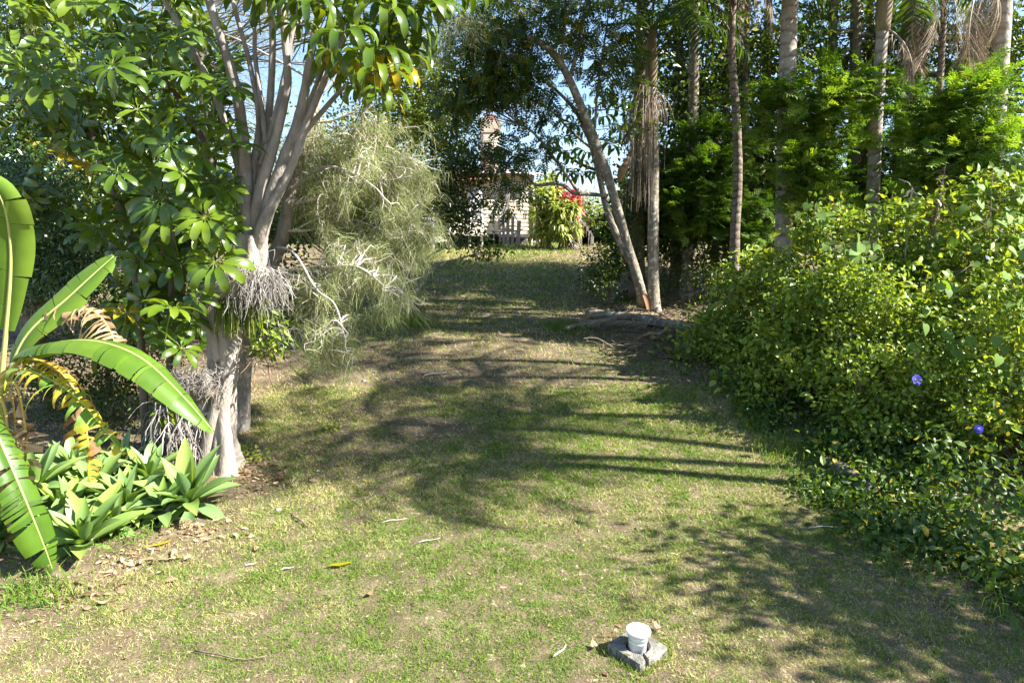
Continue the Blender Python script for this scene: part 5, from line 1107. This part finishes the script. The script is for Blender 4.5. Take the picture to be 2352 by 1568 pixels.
def pine(label, px, Yd, boughs, r):
    P = up_from(px, 600, Yd, [(px, 450), (px + 4, 200), (px + 6, -150)]); b = P[0].copy(); b[2] = gzf(b[0], b[1])
    t = thing('pine_tree', label, 'pine', b, 'tall pines behind the palms'); g = G(); tube(g, P, [r, r * .95, r * .8, r * .6], 10, 24, wob=.15); part('trunk', g, M['bark_brown'], t)
    gf = G()
    for (tx, ty, tY, rpy) in boughs:
        a = at(px + 3, rpy, Yd); e = at(tx, ty, tY); l = np.linalg.norm(e - a); m = (a + e) / 2 - [0, 0, .06 * l]; g = G()
        Cc = tube(g, [a, m, e], [.06, .045, .015], 6, 14, wob=.15); part('branch', g, M['bark_lichen'], t)
        nn = int(26 * l); u = .25 + .75 * rng.random(nn); Pb = Cc[np.minimum((u * (len(Cc) - 1)).astype(int), len(Cc) - 1)] + rng.normal(size=(nn, 3)) * [.12, .12, .08]
        D = nrm(rng.normal(size=(nn, 3)) * [1, 1, .35] + nrm(e - a) * .5 + [0, 0, .25]); Ls = rng.uniform(.25, .5, nn)
        scatter(gf, SPR[0], Pb, D, nrm(rng.normal(size=(nn, 3)) * .5 + [0, 0, 1]), Ls, Ls * .55, rng.uniform(0, .6, nn))
    part('needles', gf, M['conifer'], t, kind='stuff', smooth=False)
pine('tall dark pine with long level branches crossing the sky gaps', 1960, 19.8, [(1780, 60, 19, 70), (1850, 130, 20, 110), (2130, 110, 20, 90), (2080, 40, 20, 60), (1830, 20, 20.5, 40), (2160, 190, 20, 170), (1800, 190, 20, 180), (2200, 60, 19.5, 80), (1870, 240, 20, 210), (2120, 260, 20, 240), (1900, 330, 19.8, 300)], .2)
pine('broad dark pine trunk low behind the smooth grey palm', 2085, 19, [(2000, 330, 18, 300), (2180, 400, 18, 330), (2220, 150, 18, 170), (2310, 60, 18, 90), (2200, 250, 18, 230), (2352, 150, 18, 170), (1980, 180, 18.4, 170)], .28)
backdrop('understory_shrub', 'dark ground-hugging shrub at the foot of the leaning tree', 1400, 17, [(1400, 640), (1402, 600)], [(1390, 610, 17, 50, 45, .7, 46), (1430, 590, 17.4, 40, 50, .6, 36), (1370, 640, 16.6, 40, 28, .6, 30)], cat='shrub', r=.04, L=.085, Wd=.045, n_per=28, spread=.16, group=GT)
backdrop('understory_shrub', 'brown-tinged undergrowth behind the slender speckled palm', 1540, 18.5, [(1540, 620), (1545, 580)], [(1545, 570, 18.5, 45, 60, .6, 46), (1600, 600, 18.5, 60, 40, .6, 40), (1520, 640, 18, 50, 30, .6, 30)], leaf='leaf_weed', cat='shrub', r=.04, L=.10, Wd=.035, n_per=24, spread=.18, group=GT)
backdrop('understory_shrub', 'dark undergrowth between the grey palm and the sunlit shrub', 1680, 17.5, [(1680, 600), (1682, 570)], [(1680, 600, 17.5, 90, 40, .8, 50), (1760, 560, 17.5, 80, 50, .8, 50), (1640, 640, 16.5, 60, 25, .5, 26)], cat='shrub', r=.04, L=.10, Wd=.05, n_per=26, spread=.2, group=GT)

# ------------------------------------------------------------------ dead wood and debris under the palms
a, b = ground(1352, 728), ground(1650, 775)
lg_ = thing('fallen_log', 'pale fallen palm log lying across the edge of the track', 'log', a)
d = b - a; pts = [a + d * k + [0, 0, .10 + .03 * math.sin(4 * k)] for k in (-.02, .25, .5, .75, 1.1)]
g = G(); tube(g, pts, [.085, .10, .105, .115, .12], 14, 30, wob=.09); part('trunk', g, M['bark_lichen'], lg_)
a, b = ground(1895, 1070), ground(2000, 1140)
g = G(); d = b - a; tube(g, [a + [0, 0, .05], a + d * .5 + [0, 0, .08], b + [0, 0, .05]], [.08, .10, .07], 10, 14, wob=.2); solo('rotten_log', g, M['bark_brown'], 'dark rotten log in the shade at the foot of the shrub', 'log', a)
for (pa, pb, r_, lab) in (((1560, 690), (1690, 655), .09, 'mossy dead log in the debris behind the fallen palm log'), ((1390, 700), (1455, 668), .06, 'short dead branch pointing up the slope beside the leaning tree'), ((1600, 735), (1700, 700), .07, 'broken grey log under the edge of the shrub')):
    a, b = ground(*pa), ground(*pb); g = G(); tube(g, [a + [0, 0, r_], (a + b) / 2 + [0, 0, r_ * 1.6], b + [0, 0, r_ * 1.4]], [r_, r_ * .95, r_ * .7], 10, 14, wob=.2); solo('dead_log', g, M['bark_lichen'], lab, 'log', a)
def ground_frond(px, py, ang, s, lab, k=0, tilt=0.0, dz=.12):
    p = ground(px, py); o = bpy.data.objects.new('fallen_frond', FG[k]); COL.objects.link(o)
    s = s * 1.45; m = Matrix([[float(v) for v in r] for r in (rotz(ang) @ rotx(tilt) * s)]).to_4x4(); m.translation = Vector([float(v) for v in p + [0, 0, dz]]); o.matrix_basis = m
    return tag(o, lab, 'palm frond', 'fallen fronds by the log')
def flat_frond(seed):
    r = np.random.default_rng(seed); g = G(); C = np.array([[.06 * math.sin(3 * s), 2.0 * s, .10 * math.sin(3 * s)] for s in np.linspace(0, 1, 24)]); tube(g, C[::3], np.linspace(.02, .005, 8), 5, 20)
    for k in range(60):
        s = .1 + .88 * k / 60; i = int(s * 23)
        for e in (-1, 1):
            l = .55 * r.uniform(.6, 1.1) * (1 - .4 * s); d_ = nrm(np.array([e * .7, .8, -.12]) + r.normal(size=3) * .13); sv = np.array([.012, 0, .008]); p = C[i]; q = p + d_ * l
            g.add([p - sv, p + sv, q], [[0, 1, 2]], r.uniform(.1, .8))
    return mesh_of('fallen_frond', g, M['frond_dead'], smooth=False)
FG = [flat_frond(1), flat_frond(2)]
for k, (px, py, ang, s, lab, tl) in enumerate([(1520, 740, 2.05, .62, 'dead brown frond slumped over the log beneath the speckled palm', -.05), (1505, 760, 1.85, .7, 'dead frond spread on the ground in front of the log', 0), (1450, 745, 1.6, .55, 'dead frond trailing along the ground towards the track', 0), (1530, 690, .3, .55, 'dead frond propped against the speckled palm', .9), (1560, 775, 2.6, .5, 'dead frond under the shrub edge beside the log', 0), (1580, 690, -.3, .6, 'dead frond among debris behind the log', .3)]):
    ground_frond(px, py, ang, s, lab, k % 2, tl, .14 if k != 3 else .3)
def sheath(px, py, L, Wd, ang, tilt, lab, dz=.05):
    p = ground(px, py); g = G(); V = []; Q = []; ns = 8
    for i in range(ns):
        s = i / (ns - 1); w = Wd * math.sin(PI * (.12 + .8 * s)) ** .7
        for e in np.linspace(-1, 1, 7): V.append([w * .5 * math.sin(e * 1.3), s * L, w * .28 * (1 - math.cos(e * 1.3)) * 1.6 + .05 * math.sin(3 * s)])
    for i in range(ns - 1):
        for e in range(6): Q.append([i * 7 + e, i * 7 + e + 1, i * 7 + e + 8, i * 7 + e + 7])
    g.quads(np.array(V) @ (rotz(ang) @ rotx(tilt)).T + p + [0, 0, dz], Q, rng.uniform(.2, .6)); solo('palm_sheath', g, M['litter'], lab, 'palm sheath', p, 'fallen palm sheaths')
sheath(1490, 725, .62, .17, .45, 1.0, 'upright tan palm sheath leaning behind the log', .05)
sheath(1465, 786, .75, .2, -1.2, .06, 'curled red-brown palm sheath on the ground before the log')
sheath(1550, 820, .35, .13, .8, .1, 'small brown palm sheath on the ground near the flat boulder')
sheath(1620, 660, .55, .18, -.9, .3, 'brown palm sheath on the debris pile behind the shrub tip')
g = G()
for k in range(420):
    p = ground(rng.uniform(1340, 1700), rng.uniform(640, 830)); l = rng.uniform(.2, .9); a_ = rng.uniform(0, 6.3); d = np.array([math.cos(a_), math.sin(a_), rng.uniform(-.02, .35)]) * l
    tube(g, [p + [0, 0, .03], p + d * .5 + rng.normal(size=3) * .04 + [0, 0, .04], p + d + [0, 0, .03]], [.012, .01, .005], 4, 5, t=rng.random(), cap=False)
tag(part('dead_branches', g, M['twig_brown'], kind='stuff'), 'tangle of dead twigs on the ground under the palms', 'twigs')

# ------------------------------------------------------------------ the big shrub mass
def shrub(name, label, mounds, leafn, L, Wd, leaf='leaf_shrub', cl_r=.12, n_per=34, stems=34, group='sunlit shrubs beside the lawn', tm=OVAL, tint=(.1, .95)):
    """mounds: (x, y, rx, ry, height)"""
    b = on(mounds[0][0], mounds[0][1]); t = thing(name, label, 'shrub', b, group); C = []; gs = G()
    for (x, y, rx, ry, h, n) in mounds:
        zg = gzf(x, y); d = nrm(rng.normal(size=(n, 3))); d[:, 2] = np.abs(d[:, 2]); rad = rng.random(n) ** .28
        lump = 1 + .30 * (fbm(d[:, 0] * 2.3 + x * 3, d[:, 1] * 2.3 + d[:, 2] * 2 + y * 3, 3) - .5) * 2
        c = np.stack([x + rx * d[:, 0] * rad * lump, y + ry * d[:, 1] * rad * lump, zg + .1 + h * d[:, 2] * rad * lump], -1)
        nl = max(8, n // 9); ld = nrm(rng.normal(size=(nl, 3)) + [0, -.3, .2]); ld[:, 2] = np.abs(ld[:, 2]); lc = np.array([x, y, zg + .1]) + ld * [rx, ry, h] * rng.uniform(.70, 1.20, (nl, 1))
        k_ = rng.random(n) < .80; w_ = rng.integers(nl, size=n); c[k_] = lc[w_[k_]] + rng.normal(size=(k_.sum(), 3)) * (np.array([.17, .17, .11]) * (.6 + 1.0 * rng.random(nl))[w_[k_]][:, None])
        c[:, 2] = np.maximum(c[:, 2], gz(c[:, 0], c[:, 1]) + .12); C.append(c)
        for k in range(stems):
            q = c[rng.integers(n)]; r0 = np.array([x, y, zg - .05]) + rng.normal(size=3) * [rx * .3, ry * .3, 0]; m = r0 * .45 + q * .55 + rng.normal(size=3) * .15 + [0, 0, .15]
            tube(gs, [r0, m, q, q + nrm(q - r0) * rng.uniform(.05, .35) + rng.normal(size=3) * .05], [.018, .012, .006, .002], 4, 9, cap=False)
    C = np.vstack(C); gf = G(); ex = []
    for k in range(len(C) // 9):       # loose shoots that stand out of the mass
        q = C[rng.integers(len(C))]; d_ = nrm(rng.normal(size=3) * .6 + [0, -.25, .8]); l_ = rng.uniform(.2, .5); e_ = q + d_ * l_ + [0, 0, -.05]
        tube(gs, [q, q + d_ * l_ * .5, e_], [.005, .004, .0015], 3, 5, cap=False); u_ = np.linspace(.25, 1, 4)[:, None]; ex.append(q + (e_ - q) * u_)
    if ex: foliage(gf, np.vstack(ex), 6, .045, L, Wd, tm, up=.8, down=.0, tint=(.4, 1))
    kb = rng.random(len(C)) < .3; foliage(gf, C[~kb], n_per, cl_r, L, Wd, tm, up=.8, down=.1, tint=tint); foliage(gf, C[kb], max(6, n_per // 2), cl_r * 1.15, L * 1.65, Wd * 1.7, tm, up=.9, down=.2, tint=(.25, 1))
    part('stems', gs, M['twig_brown'], t, kind='stuff'); part('foliage', gf, M[leaf], t, kind='stuff', smooth=False); return t, C
s1, C1 = shrub('broad_shrub', 'broad sunlit shrub in front of the thick ringed palm', [(5.6, 11.6, 1.9, 1.6, 2.65, 400), (4.5, 12.1, 1.1, 1.0, 1.75, 150), (7.2, 11.8, 1.6, 1.5, 2.8, 170)], 0, .095, .055, n_per=28)
s2, C2 = shrub('tip_shrub', 'low leafy shrub spilling towards the fallen log', [(3.95, 12.3, .75, .8, 1.3, 110), (4.25, 11.0, .9, .9, 1.35, 150)], 0, .08, .05, n_per=28)
s3, C3 = shrub('middle_shrub', 'dense small-leaved shrub in the middle of the mass facing the lawn', [(5.2, 9.8, 1.4, 1.1, 1.9, 330), (6.6, 10.0, 1.3, 1.3, 2.5, 200)], 0, .07, .042)
s4, C4 = shrub('vine_shrub', 'tall shrub smothered in vine below the stout palm', [(8.2, 10.6, 1.6, 1.5, 3.3, 300), (7.6, 9.1, 1.3, 1.1, 2.6, 230)], 0, .10, .06, n_per=28)
s5, C5 = shrub('near_shrub', 'yellow-flowered shrub at the near edge of the leafy mass', [(6.2, 8.1, 1.1, .8, 1.75, 260), (5.0, 8.9, .85, .7, 1.3, 170), (7.3, 7.3, 1.2, .9, 2.0, 150)], 0, .065, .04, n_per=36, cl_r=.10)

# vine with heart-shaped leaves over the shrubs
def heart(seed):
    r = np.random.default_rng(seed); g = G()
    pr = [(0, .02), (.22, -.10), (.45, .02), (.52, .25), (.42, .52), (.22, .78), (0, 1.02)]
    V = [[0, .02, 0], [0, .5, 0], [0, 1.02, -.14]]; R_ = [[x, y, .12 * x - .12 * y * y] for x, y in pr[1:-1]]; L_ = [[-x, y, z] for x, y, z in R_]
    V += R_ + L_; n = len(R_); F = []
    for o, fl in ((3, 0), (3 + n, 1)):
        ring = [0] + list(range(o, o + n)) + [2]
        for k in range(len(ring) - 1): F.append([1, ring[k], ring[k + 1]] if not fl else [1, ring[k + 1], ring[k]])
    g.add(V, F, r.random()); tube(g, [(0, .02, 0), (0, -.2, -.12), (.03, -.4, -.35)], .014, 3, 4, t=.8, cap=False)
    return mesh_of('heart_leaf', g, M['leaf_vine'])
HT = [heart(k) for k in range(4)]
vine = thing('morning_glory_vine', 'morning-glory vine with large heart-shaped leaves draped over the shrubs', 'vine', on(7.0, 9.6))
allC = np.vstack([C1, C3, C4, C5]); cp = np.array([0, 0, CAM_H])
patches = [(2200, 800, 60, 60, 34), (2150, 780, 50, 40, 24), (2280, 480, 70, 45, 34), (2250, 560, 80, 50, 30), (2180, 640, 60, 60, 26), (2050, 590, 80, 40, 26), (1910, 590, 70, 40, 22), (1850, 550, 50, 35, 16), (1880, 700, 40, 50, 10), (2300, 650, 50, 60, 20), (2330, 900, 40, 60, 14), (2120, 900, 50, 40, 10), (2320, 780, 40, 50, 14)]
ds = nrm(allC - cp); pxs = 1176 + FPX * allC[:, 0] / (allC[:, 1] * math.cos(PITCH) - (allC[:, 2] - CAM_H) * math.sin(PITCH))
pys = 784 - FPX * (allC[:, 1] * math.sin(PITCH) + (allC[:, 2] - CAM_H) * math.cos(PITCH)) / (allC[:, 1] * math.cos(PITCH) - (allC[:, 2] - CAM_H) * math.sin(PITCH))
dist = np.linalg.norm(allC - cp, axis=1); gvs = G()
for (px, py, rx, ry, n) in patches:
    k = np.where((np.abs(pxs - px) < rx) & (np.abs(pys - py) < ry))[0]
    if len(k) == 0: continue
    k = k[np.argsort(dist[k])][:max(6, len(k) // 2)]; prev = None
    for q in range(n):
        P = allC[rng.choice(k)] + rng.normal(size=3) * .10 + [-.04, -.20, .24]; s = rng.uniform(.10, .18)
        Dn = nrm(np.array([rng.normal() * .5, -.5, -.75]) + rng.normal(size=3) * .3); Un = nrm(np.array([.35, -.6, .75]) + rng.normal(size=3) * .35)
        placed('leaf', HT[q % 4], vine, P, basis(Dn, Un) * s)
        if prev is not None and np.linalg.norm(P - prev) < .7: tube(gvs, [prev, (P + prev) / 2 - [0, 0, .03], P], .0035, 3, 4, cap=False)
        prev = P
part('vine_stems', gvs, M['twig_brown'], vine, kind='stuff')
def trumpet(P, s, D):
    g = G(); V = []; F = []; ns = 20; prof = [(.10, -.55), (.14, -.3), (.3, -.1), (.72, .05), (1.0, .08)]
    for (r_, z_) in prof:
        for b_ in range(ns): a_ = 2 * PI * b_ / ns; rr = r_ * (1 + .05 * math.cos(5 * a_)) ; V.append([rr * math.cos(a_), rr * math.sin(a_), z_])
    for a_ in range(len(prof) - 1):
        for b_ in range(ns): F.append([a_ * ns + b_, a_ * ns + (b_ + 1) % ns, (a_ + 1) * ns + (b_ + 1) % ns, (a_ + 1) * ns + b_])
    tt = np.repeat([1, 1, .9, .3, .1], ns); g.quads(V, F, tt); me = mesh_of('flower', g, M['blue_petal'])
    D = nrm(D); B = basis(np.cross(D, [1, 0, .2]), D); return placed('flower', me, vine, P, B * s)
def front_point(px, py, w=60, lift=.12):
    k = np.where((np.abs(pxs - px) < w) & (np.abs(pys - py) < w))[0]; d_ = dist[k].min() if len(k) else 8
    xc = (px - 1176) / FPX; yc = (784 - py) / FPX; v = np.array([xc, math.cos(PITCH) + yc * math.sin(PITCH), yc * math.cos(PITCH) - math.sin(PITCH)])
    return cp + nrm(v) * (d_ - lift)
trumpet(front_point(2106, 872), .062, np.array([.1, -1, .35])); trumpet(front_point(2248, 985), .045, np.array([-.6, -.6, .2])); trumpet(front_point(2268, 592), .03, np.array([.3, -.8, .6]))
g = G(); pts_ = [front_point(2320 + rng.normal() * 22, 955 + rng.normal() * 18, 60, .1) for _ in range(9)] + [front_point(1905, 1035), front_point(2262, 1010), front_point(1830, 800)]
for p_ in pts_:
    n = 14; D = nrm(rng.normal(size=(n, 3)) + [0, -.8, .6]); scatter(g, DIA, np.repeat(p_[None], n, 0) + D * .01, D, nrm(rng.normal(size=(n, 3))), .022, .018, rng.random(n))
part('yellow_flowers', g, M['yellow_petal'], s5, kind='stuff')
# dry seed plumes standing out of the shrub top
for (px, py, top, lab) in ((2085, 520, 430, 'grey dry seed plume standing out of the shrub top'), (2150, 520, 380, 'tall brown dry stalk standing out of the shrub top')):
    p = at(px, py, 10.8); q = at(px + (10 if top > 400 else 22), top, 10.8); t = thing('dry_stalk', lab, 'dry stalk', [p[0], p[1], gzf(p[0], p[1])]); g = G()
    tube(g, [[p[0], p[1], gzf(p[0], p[1])], p, q], [.012, .01, .004], 5, 10); part('stem', g, M['twig_pale'], t)
    g = G(); strands(g, [p * (1 - u) + q * u for u in np.linspace(.0, .95, 12)], 90, .22, .02, .004, down=.7, out=np.array([-.3, 0, .2])); part('plume', g, M['thatch'] if top > 400 else M['litter'], t, kind='stuff')

# weeds in the shade before the shrub
g = G(); n = 2900; y = rng.uniform(4.2, 11, n); xb = np.interp(y, RBy, RBx) + .25; x = xb - .1 + np.abs(rng.normal(size=n)) * .95
k_ = (fbm(x * 1.7 + 6, y * 1.7 + 1, 3) + .22 * np.clip((x - xb), 0, 1.2) + rng.normal(size=n) * .05) > .575; x, y, xb = x[k_], y[k_], xb[k_]; n = len(x)
inn = np.clip((x - xb) / 1.4, .1, 1.0); C = np.stack([x, y, gz(x, y) + .03 + .95 * inn * rng.random(n) ** 1.4 * np.clip(2.4 * (fbm(x * 2.2 + 50, y * 2.2 + 9, 3) - .28), .15, 1.1)], -1)
foliage(g, C[::2], 9, .10, .062, .042, OVAL, up=.7, down=.1, tint=(.05, .97)); foliage(g, C[1::2], 5, .12, .105, .06, OVAL, up=.6, down=.5, tint=(.1, .97)); 
tag(part('weeds', g, M['leaf_weed'], kind='stuff', smooth=False), 'leafy green weeds in the shade at the foot of the shrubs', 'weeds')
n = 3000; y = rng.uniform(4.0, 10.5, n); xb = np.interp(y, RBy, RBx); x = xb - .05 + np.abs(rng.normal(size=n)) * .9
g = G(); P = np.stack([x, y, gz(x, y)], -1); D = nrm(rng.normal(size=(n, 3)) * .55 + [0, 0, 1]); l = rng.uniform(.05, .24, n)[:, None]; m = P + D * l * .6; e = m + nrm(D + np.array([0, 0, -.8])) * l * .45; s_ = nrm(np.cross(D, rng.normal(size=(n, 3)))) * .0035
V = np.stack([P - s_, P + s_, m - s_ * .8, m + s_ * .8, e], 1).reshape(-1, 3); g.add(V, (np.array([[0, 1, 3], [0, 3, 2], [2, 3, 4]])[None] + (np.arange(n) * 5)[:, None, None]).reshape(-1, 3), np.repeat(rng.uniform(.0, .6, n), 5))
tag(part('weedy_grass', g, M['grass'], kind='stuff', smooth=False), 'long straggling grass stems among the shaded weeds', 'grass')
def tussock(name, lab, px, py, rx, ry, n, L, mat='grass', w=.008, tint=(.0, .45), cat='grass'):
    p0 = ground(px, py); g = G(); x = p0[0] + rng.normal(size=n) * rx; y = p0[1] + rng.normal(size=n) * ry; P = np.stack([x, y, gz(x, y)], -1)
    D = nrm(rng.normal(size=(n, 3)) * .5 + [0, -.1, 1]); l = L * rng.uniform(.4, 1.2, n)[:, None]; m = P + D * l * .55; e = m + nrm(D + np.array([0, 0, -.9]) + rng.normal(size=(n, 3)) * .3) * l * .5
    s_ = nrm(np.cross(D, rng.normal(size=(n, 3)))) * w * .5; V = np.stack([P - s_, P + s_, m - s_ * .8, m + s_ * .8, e], 1).reshape(-1, 3)
    F = (np.array([[0, 1, 3], [0, 3, 2], [2, 3, 4]])[None] + (np.arange(n) * 5)[:, None, None]).reshape(-1, 3); g.add(V, F, np.repeat(rng.uniform(*tint, n), 5))
    return solo(name, g, M[mat], lab, cat, p0, kind='stuff', smooth=False)
n = 420; a_ = rng.random(n) * 2 * PI; rr_ = .165 / np.maximum(np.abs(np.cos(a_ - .698)), np.abs(np.sin(a_ - .698))) + np.abs(rng.normal(size=n)) * .025
x = vp[0] + rr_ * np.cos(a_); y = vp[1] + rr_ * np.sin(a_); P = np.stack([x, y, gz(x, y)], -1); D = nrm(rng.normal(size=(n, 3)) * .6 + [0, 0, .9]); l = rng.uniform(.03, .075, n)[:, None]; s_ = nrm(np.cross(D, rng.normal(size=(n, 3)))) * .003
g = G(); g.add(np.stack([P - s_, P + s_, P + D * l], 1).reshape(-1, 3), np.arange(3 * n).reshape(-1, 3), np.repeat(rng.uniform(.05, .8, n), 3)); tag(part('edge_grass', g, M['grass'], kind='stuff', smooth=False), 'grass growing up against the concrete block of the vent pipe', 'grass')
tussock('long_grass', 'long green grass at the foot of the banana plant', 70, 1370, .22, .20, 420, .20)
tussock('long_grass', 'long green grass between the nearest agave and the lawn edge', 290, 1235, .18, .16, 200, .16)
tussock('grass_tuft', 'bright green grass tuft beside the fallen log', 1300, 755, .26, .22, 500, .24, w=.012)
tussock('grass_tuft', 'green grass at the sunlit foot of the shrub', 1850, 1040, .35, .22, 500, .22, w=.008, tint=(.1, .6))
tussock('grass_tuft', 'green grass among the shaded roots of the speckled palm', 1440, 690, .5, .3, 400, .3, w=.012)
tussock('spider_grass', 'dark arching grass clump at the base of the bushy tree', 920, 745, .35, .2, 500, .4, w=.012, tint=(.2, .8))
for k, (px, py, lab) in enumerate(((560, 1040, 'small leafy seedling beside the pale roots'), (768, 985, 'tiny green weed on the sunlit dirt'), (1245, 690, 'green weed on the shaded edge of the track'), (590, 1060, 'low yellow-green creeper at the base of the tree'))):
    p = ground(px, py); g = G(); foliage(g, p[None] + rng.normal(size=(10, 3)) * [.07, .07, .01] + [0, 0, .06], 8, .035, .05, .028, OVAL, tint=(.5, 1)); solo('seedling', g, M['leaf_shrub'], lab, 'weed', p, kind='stuff', smooth=False)

# ------------------------------------------------------------------ trees standing beside the picture, whose shade falls on the lawn
def offtree(label, x, y, h, blobs, n_per=16, L=.17):
    t = thing('shade_tree', label, 'tree', on(x, y), 'trees beside the lawn out of view'); g = G(); tube(g, [on(x, y, -.1), on(x, y, h * .5), on(x + .3, y, h)], [.2, .15, .06], 9, 14); part('trunk', g, M['bark_brown'], t)
    C = np.vstack([np.array([bx, by, bz]) + inball(n, .5) * [r, r, r * .55] for bx, by, bz, r, n in blobs]); g = G(); foliage(g, C, n_per, .3, L, L * .45, DIA); part('foliage', g, M['leaf_dark'], t, kind='stuff', smooth=False)
    g = G(); twigs(g, np.array([on(x, y, h * k) for k in (.4, .55, .7, .85, 1)]), C, .3, .03); part('twigs', g, M['bark_brown'], t, kind='stuff')
def shade_palm(label, x, y, zc, n_f, sc):
    t = thing('palm_tree', label, 'palm', on(x, y), 'palms beside the lawn out of view'); g = G(); bx_, by_ = rng.uniform(.3, 1.0), rng.uniform(.2, 1.0); tube(g, [on(x + bx_ * .6, y - by_ * 1.2, -.1), on(x + bx_, y - by_ * .2, zc * .35), on(x + bx_ * .7, y + by_ * .5, zc * .7), (x, y, zc)], [.15, .10, .09, .08], 10, 24); part('trunk', g, M['palm_trunk'], t)
    for k in range(n_f): placed('frond', FR[k % 3], t, (x, y, zc), rotz(2 * PI * (k + rng.random() * .4) / n_f) @ rotx(rng.uniform(-.2, .6)) * sc)
shade_palm('palm standing beyond the near shrub out of view', 9.6, 6.0, 9.0, 9, 1.0)
shade_palm('palm standing behind the tall vine shrub out of view', 8.6, 7.0, 9.6, 9, 1.0)
shade_palm('tallest palm out of view beside the lawn', 9.4, 7.7, 8.4, 9, 1.0)
shade_palm('leaning palm out of view nearest the lawn', 7.0, 6.4, 6.6, 7, .85)
shade_palm('palm out of view behind the tall shrub near the stout palm', 8.2, 9.5, 8.2, 12, .88)
shade_palm('second palm out of view near the stout palm', 7.95, 10.2, 9.6, 11, .88)
offtree('smaller tree behind the near shrub shading the corner of the lawn', 8.6, 3.2, 5.0, [(8.0, 3.6, 4.9, 1.1, 60), (7.0, 4.7, 4.0, .8, 44), (9.2, 3.0, 4.6, 1.3, 60), (7.4, 2.8, 3.6, .9, 36), (8.2, 4.6, 4.6, .8, 30)])
cy = 12.6
tree('shade_canopy_tree', 'dark slender tree behind the broad shrub with an added crown out of view that shades the track', 'tree', [(up_from(1690, 600, 15.2, [(1688, 540), (1695, 400), (1690, 250), (1680, 100), (1690, -80)]), [.12, .11, .10, .09, .08, .06])],
     [(1690, -170, 14, 250, 110, 1.6, 120), (1500, -120, 13.5, 200, 90, 1.6, 90), (1850, -190, 13, 200, 90, 1.4, 70), (1600, -260, 12.5, 260, 90, 1.6, 90), (1780, -330, 11.5, 220, 90, 1.4, 70)], 'leaf_dark', 'palm_trunk_dark', 22, .3, .17, .08, DIA, tw=(.25, .02))  # crown blobs added above the view so their shade falls on the track
def far_wood(name, label, px0, px1, Yd, top, n):
    g = G(); px = rng.uniform(px0, px1, n); x = (px - 1176) / FPX * Yd; y = Yd + rng.uniform(-3, 3, n); zt_ = CAM_H + (563 - (top + 90 * (fbm(px / 60, px * 0 + Yd, 3) - .5))) / FPX * Yd; z0 = gz(x, y); C = np.stack([x, y, z0 + (zt_ - z0) * rng.random(n) ** .8], -1)
    foliage(g, C, 9, .5, .5, .3, DIA); return tag(part(name, g, M['leaf_dark'], kind='stuff', smooth=False), label, 'trees')
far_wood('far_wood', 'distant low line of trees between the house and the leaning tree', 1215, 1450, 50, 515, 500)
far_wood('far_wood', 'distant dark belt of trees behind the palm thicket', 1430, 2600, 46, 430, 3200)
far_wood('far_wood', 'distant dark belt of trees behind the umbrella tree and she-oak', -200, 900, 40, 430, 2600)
